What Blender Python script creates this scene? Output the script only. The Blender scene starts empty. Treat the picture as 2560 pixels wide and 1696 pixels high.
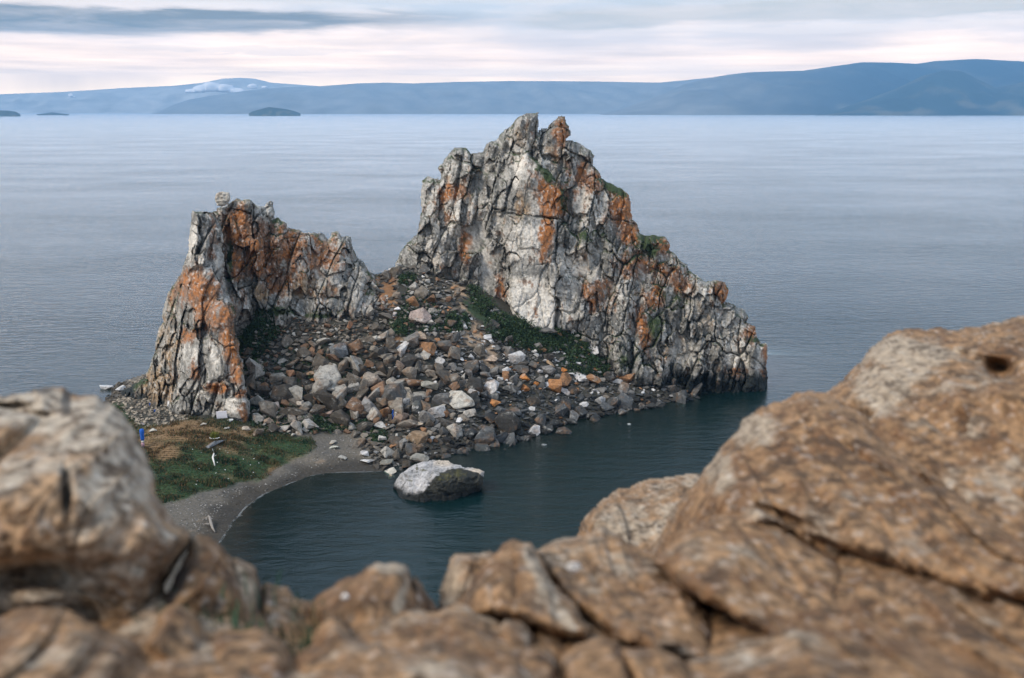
import bpy, bmesh, math, random
import numpy as np
from mathutils import Vector, Matrix

random.seed(7)
rng = np.random.default_rng(11)
scene = bpy.context.scene
col = scene.collection

# ------------------------------------------------------------------ camera
W, H, F = 2560.0, 1696.0, 2489.0          # photograph size, focal length in pixels (35 mm on full frame)
HORIZON = 276.0
CAM_Z = 42.0
PITCH = math.atan((H / 2 - HORIZON) / F)
SP, CP = math.sin(PITCH), math.cos(PITCH)
cd = bpy.data.cameras.new("camera")
cam = bpy.data.objects.new("camera", cd)
col.objects.link(cam)
cam.location = (0, 0, CAM_Z)
cam.rotation_euler = (math.pi / 2 - PITCH, 0, 0)
cd.sensor_width = 36.0
cd.lens = 36.0 * F / W
cd.clip_start = 0.05
cd.clip_end = 80000
cd.dof.use_dof = True
cd.dof.focus_distance = 140.0
cd.dof.aperture_fstop = 1.4
scene.camera = cam

# ------------------------------------------------------------------ light
SUN_EL, SUN_AZ = math.radians(46), math.radians(-118)      # azimuth from +Y, negative = left of and behind the camera
sd = bpy.data.lights.new("sun", 'SUN')
sun = bpy.data.objects.new("sun", sd)
col.objects.link(sun)
sd.energy = 1.5
sd.angle = math.radians(22)
sd.color = (1.0, 0.89, 0.75)
sdir = Vector((math.sin(SUN_AZ) * math.cos(SUN_EL), math.cos(SUN_AZ) * math.cos(SUN_EL), math.sin(SUN_EL)))
sun.rotation_euler = sdir.to_track_quat('Z', 'Y').to_euler()
sun.location = (0, 0, 120)

world = bpy.data.worlds.new("World")
scene.world = world
world.use_nodes = True


class NT:
    """Tiny helper for building node trees."""
    def __init__(self, tree):
        self.t = tree
        tree.nodes.clear()

    def n(self, typ, **kw):
        nd = self.t.nodes.new(typ)
        ins = kw.pop('ins', {})
        for k, v in kw.items():
            setattr(nd, k, v)
        for k, v in ins.items():
            s = nd.inputs[k]
            if isinstance(v, bpy.types.NodeSocket):
                self.t.links.new(v, s)
            else:
                s.default_value = v
        return nd

    def math(self, op, a, b=None, c=None, clamp=False):
        nd = self.t.nodes.new('ShaderNodeMath')
        nd.operation = op
        nd.use_clamp = clamp
        for i, v in enumerate((a, b, c)):
            if v is None:
                continue
            if isinstance(v, bpy.types.NodeSocket):
                self.t.links.new(v, nd.inputs[i])
            else:
                nd.inputs[i].default_value = v
        return nd.outputs[0]

    def mix(self, f, a, b, blend='MIX'):
        nd = self.t.nodes.new('ShaderNodeMix')
        nd.data_type = 'RGBA'
        nd.blend_type = blend
        nd.clamp_factor = True
        for s, v in ((nd.inputs[0], f), (nd.inputs[6], a), (nd.inputs[7], b)):
            if isinstance(v, bpy.types.NodeSocket):
                self.t.links.new(v, s)
            elif isinstance(v, (tuple, list)):
                s.default_value = (*v[:3], 1)
            else:
                s.default_value = v
        return nd.outputs[2]

    def ramp(self, f, stops, interp='LINEAR'):
        nd = self.t.nodes.new('ShaderNodeValToRGB')
        nd.color_ramp.interpolation = interp
        el = nd.color_ramp.elements
        while len(el) < len(stops):
            el.new(0.5)
        for e, (p, c) in zip(el, stops):
            e.position = p
            e.color = (*c, 1) if isinstance(c, (tuple, list)) else (c, c, c, 1)
        self.t.links.new(f, nd.inputs[0])
        return nd.outputs[0]

    def link(self, a, b):
        self.t.links.new(a, b)


def build_world():
    g = NT(world.node_tree)
    tc = g.n('ShaderNodeTexCoord')
    sep = g.n('ShaderNodeSeparateXYZ', ins={0: tc.outputs['Generated']})
    x, y, z = sep.outputs
    hor = g.math('SQRT', g.math('ADD', g.math('MULTIPLY', x, x), g.math('MULTIPLY', y, y)))
    hor = g.math('MAXIMUM', hor, 0.02)
    el = g.math('ARCTAN2', z, hor)                      # elevation in radians
    eld = g.math('MULTIPLY', el, 57.2958)
    az = g.math('ARCTAN2', x, y)                        # 0 straight ahead, + to the right
    # stratus: long flat banks, stretched along the horizon, thinning upwards
    v = g.n('ShaderNodeCombineXYZ', ins={0: g.math('DIVIDE', x, hor), 1: g.math('DIVIDE', y, hor), 2: g.math('MULTIPLY', el, 7.5)})
    n1 = g.n('ShaderNodeTexNoise', ins={'Vector': v.outputs[0], 'Scale': 4.6, 'Detail': 6.0, 'Roughness': 0.52, 'Distortion': 0.25})
    v2 = g.n('ShaderNodeCombineXYZ', ins={0: g.math('DIVIDE', x, hor), 1: g.math('DIVIDE', y, hor), 2: g.math('MULTIPLY', el, 9.0)})
    n2 = g.n('ShaderNodeTexNoise', ins={'Vector': v2.outputs[0], 'Scale': 9.0, 'Detail': 8.0, 'Roughness': 0.6, 'Distortion': 0.4})
    # high sheet: projected on a flat layer far above
    zz = g.math('MAXIMUM', z, 0.03)
    v3 = g.n('ShaderNodeCombineXYZ', ins={0: g.math('DIVIDE', x, zz), 1: g.math('DIVIDE', y, zz), 2: 3.0})
    n3 = g.n('ShaderNodeTexNoise', ins={'Vector': v3.outputs[0], 'Scale': 0.35, 'Detail': 6.0, 'Roughness': 0.55})
    wob = g.math('MULTIPLY', g.math('SUBTRACT', n1.outputs[0], 0.5), 2.2)
    # the overcast base: pale warm glow at the horizon, grey blue higher up
    base = g.ramp(g.math('DIVIDE', g.math('ADD', eld, wob), 40.0, clamp=True),
                  [(0.0, (3.0, 2.1, 1.1)), (0.06, (1.5, 1.05, 0.68)), (0.10, (0.88, 0.68, 0.54)), (0.145, (0.46, 0.44, 0.42)), (0.27, (0.53, 0.60, 0.71)), (0.5, (0.32, 0.41, 0.53)), (1.0, (0.28, 0.37, 0.49))])
    sheet = g.ramp(n3.outputs[0], [(0.30, 0.78), (0.70, 1.16)])
    base = g.mix(1.0, base, sheet, 'MULTIPLY')
    # dark flat banks, thicker between 3 and 12 degrees
    band = g.ramp(n1.outputs[0], [(0.46, 0.0), (0.66, 1.0)], 'EASE')
    hgt = g.ramp(g.math('DIVIDE', eld, 20.0, clamp=True), [(0.10, 0.0), (0.17, 0.35), (0.26, 1.0), (0.9, 0.35)])
    bf = g.math('MULTIPLY', g.math('MULTIPLY', band, hgt), 0.75)
    base = g.mix(bf, base, (0.36, 0.37, 0.38))
    # the big bank low on the left and the long one on the right
    def bank(a0, e0, wa, we, amt, colr, prev, slope=0.0):
        da = g.math('DIVIDE', g.math('SUBTRACT', az, math.radians(a0)), math.radians(wa))
        de = g.math('DIVIDE', g.math('SUBTRACT', g.math('ADD', eld, g.math('MULTIPLY', g.math('SUBTRACT', n2.outputs[0], 0.5), 1.05)), g.math('ADD', e0, g.math('MULTIPLY', az, slope))), we)
        r2 = g.math('ADD', g.math('MULTIPLY', da, da), g.math('MULTIPLY', de, de))
        f = g.math('POWER', 2.718, g.math('MULTIPLY', r2, -1.0))
        f = g.ramp(f, [(0.22, 0.0), (0.62, 1.0)], 'EASE')
        return g.mix(g.math('MULTIPLY', f, amt), prev, colr)
    base = bank(-25, 4.90, 22, 0.70, 0.95, (0.10, 0.10, 0.085), base, 1.0)
    base = bank(4.5, 4.75, 4.5, 0.55, 0.8, (0.37, 0.34, 0.29), base)
    base = bank(22, 5.15, 20, 0.55, 0.85, (0.37, 0.34, 0.29), base)
    base = bank(17, 4.25, 12, 0.22, 0.55, (0.75, 0.62, 0.52), base)
    base = bank(-12, 3.15, 5.0, 0.17, 0.6, (0.85, 0.66, 0.50), base)
    base = bank(-18.5, 3.2, 2.2, 0.13, 0.5, (0.85, 0.66, 0.50), base)
    base = bank(4.0, 2.1, 11, 0.32, 0.55, (1.5, 1.12, 0.75), base)
    base = bank(9.0, 2.5, 3.2, 0.28, 0.55, (1.35, 1.02, 0.72), base)
    # pinkish thin streaks
    st = g.ramp(n2.outputs[0], [(0.42, 0.0), (0.62, 1.0)])
    sth = g.ramp(g.math('DIVIDE', eld, 20.0, clamp=True), [(0.12, 0.0), (0.20, 0.7), (1.0, 0.4)])
    base = g.mix(g.math('MULTIPLY', g.math('MULTIPLY', st, sth), 0.55), base, (0.60, 0.50, 0.43))
    # below the horizon: plain dull water light
    low = g.ramp(g.math('ADD', g.math('DIVIDE', eld, 4.0), 0.5, clamp=True), [(0.2, 1.0), (0.5, 0.0)])
    base = g.mix(low, base, (0.25, 0.32, 0.40))
    sky = g.n('ShaderNodeTexSky', sky_type='NISHITA')
    sky.sun_disc = False
    sky.sun_elevation = SUN_EL
    sky.sun_rotation = SUN_AZ
    sky.altitude = 500
    b1 = g.n('ShaderNodeBackground', ins={'Color': sky.outputs[0], 'Strength': 0.08})
    b2 = g.n('ShaderNodeBackground', ins={'Color': base, 'Strength': 1.1})
    mx = g.n('ShaderNodeMixShader', ins={0: 0.93, 1: b1.outputs[0], 2: b2.outputs[0]})
    out = g.n('ShaderNodeOutputWorld')
    g.link(mx.outputs[0], out.inputs[0])


build_world()
vs = scene.view_settings
vs.view_transform = 'Standard'
vs.look = 'None'
vs.exposure = 1.2
vs.gamma = 1.0
vs.use_curve_mapping = False
scene.cycles.use_denoising = True
scene.cycles.max_bounces = 5
scene.cycles.diffuse_bounces = 2
scene.cycles.glossy_bounces = 2
scene.cycles.transparent_max_bounces = 8
scene.cycles.volume_bounces = 0

# ------------------------------------------------------------------ numpy tools
def rays(px, py):
    x = (np.asarray(px, float) - W / 2) / F
    y = (H / 2 - np.asarray(py, float)) / F
    return x, CP + y * SP, -SP + y * CP


def at_Y(px, py, Y):
    dx, dy, dz = rays(px, py)
    t = np.asarray(Y, float) / dy
    return np.stack([dx * t, dy * t, CAM_Z + dz * t], -1)


def at_Z(px, py, Z):
    dx, dy, dz = rays(px, py)
    t = (np.asarray(Z, float) - CAM_Z) / dz
    return np.stack([dx * t, dy * t, CAM_Z + dz * t], -1)


def project(P):
    X, Y, Z = P[..., 0], P[..., 1], P[..., 2] - CAM_Z
    f = Y * CP - Z * SP
    u = Y * SP + Z * CP
    return W / 2 + F * X / f, H / 2 - F * u / f


def _hash(ix, iy, iz, seed):
    h = (ix.astype(np.int64) * 374761393 + iy.astype(np.int64) * 668265263 + iz.astype(np.int64) * 2147483647 + seed * 974634777) & 0xffffffff
    h = ((h ^ (h >> 13)) * 1274126177) & 0xffffffff
    h = ((h ^ (h >> 16)) * 2246822519) & 0xffffffff
    h = h ^ (h >> 15)
    return (h & 0xffffff).astype(np.float64) / float(0xffffff)


def vnoise(x, y, z, seed=0):
    x, y, z = np.broadcast_arrays(x, y, z)
    fx, fy, fz = np.floor(x), np.floor(y), np.floor(z)
    tx, ty, tz = x - fx, y - fy, z - fz
    ix, iy, iz = fx.astype(np.int64), fy.astype(np.int64), fz.astype(np.int64)
    sx, sy, sz = [t * t * t * (t * (t * 6 - 15) + 10) for t in (tx, ty, tz)]
    r = 0
    for a in (0, 1):
        wx = sx if a else 1 - sx
        for b in (0, 1):
            wy = sy if b else 1 - sy
            for c in (0, 1):
                wz = sz if c else 1 - sz
                r = r + wx * wy * wz * _hash(ix + a, iy + b, iz + c, seed)
    return r


def fbm(x, y, z, seed=0, octv=4, gain=0.5, lac=2.03):
    s, a, t, f = 0, 1.0, 0, 1.0
    for o in range(octv):
        s = s + a * vnoise(x * f + 17.3 * o, y * f - 9.1 * o, z * f + 4.7 * o, seed + o)
        t += a
        a *= gain
        f *= lac
    return s / t


def ridged(x, y, z, seed=0, octv=4, gain=0.5):
    s, a, t, f = 0, 1.0, 0, 1.0
    for o in range(octv):
        s = s + a * (1 - np.abs(2 * vnoise(x * f + 31.7 * o, y * f + 11.9 * o, z * f, seed + o) - 1))
        t += a
        a *= gain
        f *= 2.05
    return s / t


def voro(u, v, seed=0, jit=0.9, pw=2.0):
    iu, iv = np.floor(u).astype(np.int64), np.floor(v).astype(np.int64)
    f1 = np.full(u.shape, 9.0)
    f2 = np.full(u.shape, 9.0)
    cu = np.zeros(u.shape)
    cv = np.zeros(u.shape)
    cid = np.zeros(u.shape, np.int64)
    for a in (-1, 0, 1):
        for b in (-1, 0, 1):
            gu, gv = iu + a, iv + b
            su = gu + 0.5 + jit * (_hash(gu, gv, gu * 0, seed) - 0.5)
            sv = gv + 0.5 + jit * (_hash(gu, gv, gu * 0 + 1, seed) - 0.5)
            d = np.hypot(u - su, v - sv) if pw == 2.0 else (np.abs(u - su) ** pw + np.abs(v - sv) ** pw) ** (1 / pw)
            better = d < f1
            f2 = np.where(better, f1, np.minimum(f2, d))
            cu = np.where(better, su, cu)
            cv = np.where(better, sv, cv)
            cid = np.where(better, gu * 7919 + gv, cid)
            f1 = np.where(better, d, f1)
    return f1, f2, cid, cu, cv


def facets(u, v, seed, slope, lift, pw=2.0):
    """Planar broken facets: each Voronoi cell a tilted plane."""
    f1, f2, cid, cu, cv = voro(u, v, seed, 0.9, pw)
    z0 = np.zeros_like(cid)
    r1, r2, r3 = _hash(cid, z0 + 5, z0, seed), _hash(cid, z0 + 6, z0, seed), _hash(cid, z0 + 7, z0, seed)
    d = lift * (r3 - 0.5) * 2 + slope * ((r1 - 0.5) * 2 * (u - cu) + (r2 - 0.5) * 2 * (v - cv))
    return d, f2 - f1, r3


def sstep(a, b, x):
    t = np.clip((x - a) / (b - a), 0, 1)
    return t * t * (3 - 2 * t)


def rbf(points, values, k=0.0):
    p = np.asarray(points, float)
    v = np.asarray(values, float)
    c = p.mean(0)
    s = p.std() + 1e-9
    q = (p - c) / s
    n = len(q)
    d = np.linalg.norm(q[:, None] - q[None], axis=-1)
    A = np.zeros((n + 3, n + 3))
    A[:n, :n] = d + k * np.eye(n)
    A[:n, n] = 1
    A[:n, n + 1:] = q
    A[n, :n] = 1
    A[n + 1:, :n] = q.T
    w = np.linalg.solve(A, np.concatenate([v, np.zeros(3)]))

    def f(x, y):
        x = (np.asarray(x, float) - c[0]) / s
        y = (np.asarray(y, float) - c[1]) / s
        r = w[n] + w[n + 1] * x + w[n + 2] * y
        for i in range(n):
            r = r + w[i] * np.hypot(x - q[i, 0], y - q[i, 1])
        return r
    return f


def sdist(x, y, poly):
    """Signed distance to a polygon, positive inside."""
    poly = np.asarray(poly, float)
    best = np.full(x.shape, 1e18)
    ins = np.zeros(x.shape, bool)
    n = len(poly)
    for i in range(n):
        ax, ay = poly[i]
        bx, by = poly[(i + 1) % n]
        ex, ey = bx - ax, by - ay
        L = ex * ex + ey * ey + 1e-12
        t = np.clip(((x - ax) * ex + (y - ay) * ey) / L, 0, 1)
        best = np.minimum(best, (x - ax - t * ex) ** 2 + (y - ay - t * ey) ** 2)
        if ay != by:
            c = ((ay > y) != (by > y)) & (x < (bx - ax) * (y - ay) / (by - ay) + ax)
            ins ^= c
    d = np.sqrt(best)
    return np.where(ins, d, -d)


def blobs(px, py, lst):
    r = np.zeros(np.broadcast(px, py).shape)
    for b in lst:
        x, y, rx, ry, w = b[:5]
        a = math.radians(b[5]) if len(b) > 5 else 0.0
        dx, dy = px - x, py - y
        u = dx * math.cos(a) + dy * math.sin(a)
        v = -dx * math.sin(a) + dy * math.cos(a)
        r = np.maximum(r, w * np.exp(-0.9 * ((u / rx) ** 2 + (v / ry) ** 2) ** 1.4))
    return r


def lerp3(a, b, t):
    t = np.clip(t, 0, 1)[..., None]
    return a * (1 - t) + np.asarray(b, float) * t


# ------------------------------------------------------------------ object tools
def make_mesh(name, verts, faces, mat, colors=None, smooth=True, parent=None, link=True):
    verts = np.asarray(verts, np.float32)
    me = bpy.data.meshes.new(name)
    if isinstance(faces, np.ndarray):
        k = faces.shape[1]
        me.vertices.add(len(verts))
        me.vertices.foreach_set('co', verts.ravel())
        me.loops.add(faces.size)
        me.loops.foreach_set('vertex_index', faces.astype(np.int32).ravel())
        me.polygons.add(len(faces))
        me.polygons.foreach_set('loop_start', np.arange(0, faces.size, k, dtype=np.int32))
        me.update(calc_edges=True)
        me.validate()
    else:
        me.from_pydata([tuple(v) for v in verts], [], faces)
        me.update()
    if colors is not None:
        at = me.color_attributes.new('Col', 'FLOAT_COLOR', 'POINT')
        c4 = np.ones((len(verts), 4), np.float32)
        c4[:, :3] = colors
        at.data.foreach_set('color', c4.ravel())
    me.polygons.foreach_set('use_smooth', np.full(len(me.polygons), bool(smooth)))
    if mat:
        me.materials.append(mat)
    ob = bpy.data.objects.new(name, me)
    if link:
        col.objects.link(ob)
    if parent:
        ob.parent = parent
    return ob


def tag(o, label=None, category=None, group=None, kind=None):
    if label:
        o['label'] = label
    if category:
        o['category'] = category
    if group:
        o['group'] = group
    if kind:
        o['kind'] = kind
    return o


def empty(name, loc=(0, 0, 0)):
    o = bpy.data.objects.new(name, None)
    o.empty_display_size = 0.5
    col.objects.link(o)
    o.location = loc
    return o


def grid_faces(mask_quads, nx):
    j, i = np.nonzero(mask_quads)
    a = j * nx + i
    return np.stack([a, a + 1, a + nx + 1, a + nx], 1)


# ------------------------------------------------------------------ materials
def principled(name, color, rough=0.8, spec=0.3):
    m = bpy.data.materials.new(name)
    m.use_nodes = True
    b = m.node_tree.nodes['Principled BSDF']
    b.inputs['Base Color'].default_value = (*color, 1)
    b.inputs['Roughness'].default_value = rough
    b.inputs['Specular IOR Level'].default_value = spec
    return m


def mat_rock(name, scale, bump, var=0.45, use_object_color=False, rough=0.92):
    """Rock: colour comes with the stone (vertex colour or object colour), the noise gives grain, flecks and fine relief."""
    m = bpy.data.materials.new(name)
    m.use_nodes = True
    g = NT(m.node_tree)
    out = g.n('ShaderNodeOutputMaterial')
    geo = g.n('ShaderNodeNewGeometry')
    pos = geo.outputs['Position']
    n1 = g.n('ShaderNodeTexNoise', ins={'Vector': pos, 'Scale': scale, 'Detail': 6.0, 'Roughness': 0.65})
    n2 = g.n('ShaderNodeTexNoise', ins={'Vector': pos, 'Scale': scale * 0.23, 'Detail': 4.0, 'Roughness': 0.6})
    if use_object_color:
        oi = g.n('ShaderNodeObjectInfo')
        base = oi.outputs['Color']
        warm = g.ramp(n2.outputs[0], [(0.52, 0.0), (0.66, 1.0)])
        base = g.mix(g.math('MULTIPLY', warm, 0.55), base, (0.21, 0.115, 0.055))
        pale = g.ramp(g.n('ShaderNodeTexNoise', ins={'Vector': pos, 'Scale': scale * 0.4, 'Detail': 5.0, 'Roughness': 0.7}).outputs[0], [(0.56, 0.0), (0.70, 1.0)])
        base = g.mix(g.math('MULTIPLY', pale, 0.6), base, (0.40, 0.39, 0.36))
        blk = g.ramp(g.n('ShaderNodeTexNoise', ins={'Vector': pos, 'Scale': scale * 0.9, 'Detail': 5.0, 'Roughness': 0.7, 'Distortion': 0.6}).outputs[0], [(0.54, 0.0), (0.66, 1.0)])
        base = g.mix(g.math('MULTIPLY', blk, 0.7), base, (0.05, 0.05, 0.045))
    else:
        base = g.n('ShaderNodeVertexColor', layer_name='Col').outputs['Color']
    k = g.ramp(n1.outputs[0], [(0.25, 1.0 - var), (0.75, 1.0 + var)])
    base = g.mix(1.0, base, k, 'MULTIPLY')
    bs = g.n('ShaderNodeBsdfPrincipled', ins={'Base Color': base, 'Roughness': rough, 'Specular IOR Level': 0.2})
    if bump:
        bm = g.n('ShaderNodeBump', ins={'Height': n1.outputs[0], 'Distance': bump, 'Strength': 0.9})
        g.link(bm.outputs[0], bs.inputs['Normal'])
    g.link(bs.outputs[0], out.inputs[0])
    return m


M_CRAG = mat_rock('crag_stone', 2.8, 0.28, 0.50)
M_FORE = mat_rock('near_stone', 20.0, 0.014, 0.62)
M_BOULDER = mat_rock('boulder_stone', 2.2, 0.30, 0.45, use_object_color=True)
M_RUBBLE = mat_rock('rubble_stone', 3.0, 0.10, 0.40)
M_GROUND = mat_rock('ground_cover', 3.2, 0.10, 0.40)
M_HILL = mat_rock('far_hillside', 0.003, 20.0, 0.35)
M_LEAF = mat_rock('leaves', 1.2, 0.0, 0.45, rough=0.85)


def mat_water():
    m = bpy.data.materials.new('lake_water')
    m.use_nodes = True
    g = NT(m.node_tree)
    out = g.n('ShaderNodeOutputMaterial')
    geo = g.n('ShaderNodeNewGeometry')
    pos = geo.outputs['Position']
    depth = g.n('ShaderNodeAttribute', attribute_name='depth').outputs['Fac']
    mp = g.n('ShaderNodeMapping', ins={'Vector': pos, 'Rotation': (0, 0, math.radians(12)), 'Scale': (0.22, 0.62, 1.0)})
    w1 = g.n('ShaderNodeTexNoise', ins={'Vector': mp.outputs[0], 'Scale': 1.0, 'Detail': 5.0, 'Roughness': 0.62, 'Distortion': 0.5})
    mp2 = g.n('ShaderNodeMapping', ins={'Vector': pos, 'Rotation': (0, 0, math.radians(-24)), 'Scale': (0.8, 2.0, 1.0)})
    w2 = g.n('ShaderNodeTexNoise', ins={'Vector': mp2.outputs[0], 'Scale': 1.0, 'Detail': 4.0, 'Roughness': 0.6})
    mp3 = g.n('ShaderNodeMapping', ins={'Vector': pos, 'Scale': (0.007, 0.014, 1.0)})
    gust = g.n('ShaderNodeTexNoise', ins={'Vector': mp3.outputs[0], 'Scale': 1.0, 'Detail': 5.0, 'Roughness': 0.6})
    sepw = g.n('ShaderNodeSeparateXYZ', ins={0: pos})
    off = g.ramp(g.math('DIVIDE', sepw.outputs[1], 2500.0, clamp=True), [(0.05, 1.0), (0.16, 0.82), (1.0, 0.65)])
    amp = g.math('MULTIPLY', g.ramp(gust.outputs[0], [(0.32, 0.5), (0.68, 1.25)]), off)
    calm = g.ramp(g.math('DIVIDE', depth, 10.0, clamp=True), [(0.0, 0.25), (0.2, 0.5), (0.6, 0.9), (0.9, 1.0)])
    mp0 = g.n('ShaderNodeMapping', ins={'Vector': pos, 'Rotation': (0, 0, math.radians(5)), 'Scale': (0.06, 0.13, 1.0)})
    w0 = g.n('ShaderNodeTexNoise', ins={'Vector': mp0.outputs[0], 'Scale': 1.0, 'Detail': 4.0, 'Roughness': 0.65, 'Distortion': 1.6})
    h = g.math('ADD', g.math('MULTIPLY', w1.outputs[0], 0.62), g.math('MULTIPLY', w2.outputs[0], 0.17))
    h = g.math('ADD', h, g.math('MULTIPLY', w0.outputs[0], 0.4))
    h = g.math('MULTIPLY', g.math('MULTIPLY', h, amp), calm)
    bm = g.n('ShaderNodeBump', ins={'Height': h, 'Distance': 0.70, 'Strength': 1.0})
    fr = g.n('ShaderNodeFresnel', ins={'IOR': 1.333, 'Normal': bm.outputs[0]})
    rgh = g.ramp(g.math('DIVIDE', sepw.outputs[1], 1600.0, clamp=True), [(0.08, 0.13), (0.2, 0.19), (0.45, 0.22), (1.0, 0.24)])
    gl = g.n('ShaderNodeBsdfGlossy', ins={'Color': (1, 1, 1, 1), 'Roughness': rgh, 'Normal': bm.outputs[0]})
    # what comes back out of the water: the bed where it is shallow, deep teal where it is not
    body = g.n('ShaderNodeBsdfDiffuse', ins={'Color': (0.003, 0.016, 0.017, 1)})
    tr = g.n('ShaderNodeBsdfTransparent', ins={'Color': (0.55, 0.70, 0.68, 1)})
    op = g.ramp(g.math('DIVIDE', depth, 10.0, clamp=True), [(0.0, 0.12), (0.10, 0.55), (0.30, 0.92), (0.5, 1.0)])
    under = g.n('ShaderNodeMixShader', ins={0: op, 1: tr.outputs[0], 2: body.outputs[0]})
    # a thin lace of foam where the swash runs out on the beach
    fo = g.n('ShaderNodeTexNoise', ins={'Vector': pos, 'Scale': 1.6, 'Detail': 5.0, 'Roughness': 0.7})
    edge = g.ramp(g.math('ADD', depth, g.math('MULTIPLY', g.math('SUBTRACT', fo.outputs[0], 0.5), 0.10)), [(0.0, 0.7), (0.02, 0.6), (0.045, 0.0)])
    foam = g.n('ShaderNodeBsdfDiffuse', ins={'Color': (0.62, 0.66, 0.68, 1)})
    s1 = g.n('ShaderNodeMixShader', ins={0: fr.outputs[0], 1: under.outputs[0], 2: gl.outputs[0]})
    s2 = g.n('ShaderNodeMixShader', ins={0: g.math('MULTIPLY', edge, 0.30), 1: s1.outputs[0], 2: foam.outputs[0]})
    g.link(s2.outputs[0], out.inputs[0])
    return m


M_WATER = mat_water()

# ------------------------------------------------------------------ terrain of the islet and the isthmus
def shore(pts, z=0.0):
    a = np.array(pts, float)
    return [(p[0], p[1], z) for p in at_Z(a[:, 0], a[:, 1], z)]


BEACH = [(500, 1480), (520, 1410), (553, 1347), (570, 1322), (596, 1288), (638, 1252), (680, 1227), (722, 1208), (765, 1193), (828, 1183), (892, 1180), (955, 1178), (993, 1163), (1062, 1150), (1124, 1138), (1166, 1121), (1230, 1110), (1300, 1098), (1386, 1070), (1437, 1050), (1538, 1033), (1606, 1019), (1673, 1005), (1741, 990)]
anch = shore(BEACH)
# wet side: a little further out, under the surface
bx = np.array(anch)
for i, (x, y, z) in enumerate(list(anch)):
    a = bx[max(i - 1, 0)]
    b = bx[min(i + 1, len(bx) - 1)]
    t = np.array([b[0] - a[0], b[1] - a[1]])
    t /= np.linalg.norm(t) + 1e-9
    nrm = np.array([t[1], -t[0]])
    steep = 1.0 if i < 13 else 1.7
    anch.append((x + nrm[0] * 4, y + nrm[1] * 4, -0.75 * steep))
    anch.append((x + nrm[0] * 12, y + nrm[1] * 12, -2.2 * steep))
    if i < 12:
        anch.append((x - nrm[0] * 3, y - nrm[1] * 3, 0.42))
for (a, b, z) in [(400, 1250, 1.5), (470, 1250, 1.2), (560, 1215, 1.25), (650, 1185, 1.2), (700, 1168, 1.2), (780, 1122, 1.5), (360, 1090, 3.6), (400, 1150, 2.8), (450, 1075, 4.0), (520, 1060, 4.0), (560, 1055, 3.9),
                  (640, 1072, 3.2), (640, 1120, 2.2), (540, 1140, 2.7), (460, 1160, 2.6), (700, 1080, 2.7), (760, 1085, 2.2), (860, 1075, 1.7), (830, 1130, 0.8), (930, 1090, 1.6), (1000, 1100, 1.6),
                  (700, 1000, 4.8), (800, 1000, 4.6), (900, 1000, 4.4), (1000, 1030, 3.2), (1100, 1030, 2.9), (1200, 1030, 2.4), (1300, 1030, 1.9), (1400, 1010, 1.7),
                  (640, 900, 9.0), (700, 900, 8.6), (800, 900, 8.6), (900, 900, 8.6), (1000, 910, 8.0), (1100, 910, 7.6), (1200, 910, 7.0), (1300, 910, 6.2), (1400, 920, 5.0), (1500, 955, 2.6), (1620, 955, 2.0), (1740, 968, 0.2), (1800, 985, -0.9), (1860, 985, -1.2), (1905, 985, -1.4),
                  (640, 790, 13.4), (700, 800, 13.0), (800, 790, 13.2), (900, 780, 13.9), (960, 745, 15.2), (1000, 800, 12.8), (1060, 760, 14.2), (1120, 790, 12.8), (1200, 770, 13.2), (1290, 815, 10.8), (1380, 835, 9.2), (1460, 860, 7.4),
                  (970, 692, 17.2), (1000, 660, 18.2), (1100, 705, 16.2), (1150, 705, 15.6)]:
    p = at_Z(a, b, z)
    anch.append((p[0], p[1], z))
# the unseen sides: behind the crags the rock drops to the lake, the isthmus runs back towards the camera
for (x, y, z) in [(-42, 130, 3.6), (-48, 135, 3.2), (-52, 142, 2.4), (-38, 127, 3.8), (-44, 141, 4.5), (-36, 134, 6.0), (-33, 125, 4.0), (-62, 150, 0.2), (-66, 148, -2.5), (-75, 140, -5), (-62, 130, 0.0), (-68, 125, -3), (-58, 105, 0.0), (-66, 104, -3), (-56, 80, 0.0), (-64, 80, -3), (-44, 80, 2.5), (-46, 100, 2.2), (-46, 64, 3.0), (-56, 62, 0), (-64, 62, -3), (-36, 66, 0.4), (-28, 66, -1.5),
                  (-50, 165, 2), (-50, 178, -4), (-30, 172, 3), (-20, 184, -5), (-5, 176, 6), (0, 190, -5), (15, 180, 6), (20, 192, -5), (35, 172, 3), (40, 182, -5), (52, 160, -3), (48, 150, -2.0), (46, 140, -4),
                  (-85, 170, -8), (-40, 205, -8), (10, 210, -8), (60, 190, -8), (80, 150, -8), (70, 110, -8), (40, 100, -7), (20, 95, -6.5), (0, 90, -5), (-8, 80, -4.5), (10, 70, -6), (40, 70, -7), (-90, 110, -8), (-85, 70, -8), (80, 70, -8), (25, 120, -6), (-12, 98, -3.0), (-20, 92, -2.0), (-5, 105, -3.2), (8, 108, -4.0)]:
    anch.append((x, y, z))
_terrain = rbf([(a[0], a[1]) for a in anch], [a[2] for a in anch], 0.002)
TX = np.arange(-92, 82.01, 0.5)
TY = np.arange(58, 212.01, 0.5)
gx, gy = np.meshgrid(TX, TY)
TZ = _terrain(gx, gy)
land = sstep(0.2, 2.5, TZ)
TZ = TZ + sstep(0.6, 1.6, TZ) * sstep(6.0, 4.0, TZ) * (fbm(gx * 0.45, gy * 0.8, gx * 0, 33, 3) - 0.5) * 0.75 * (gx < -15)
TZ = TZ + land * (fbm(gx * 0.35, gy * 0.35, gx * 0, 3, 4) - 0.5) * 0.9


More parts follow.
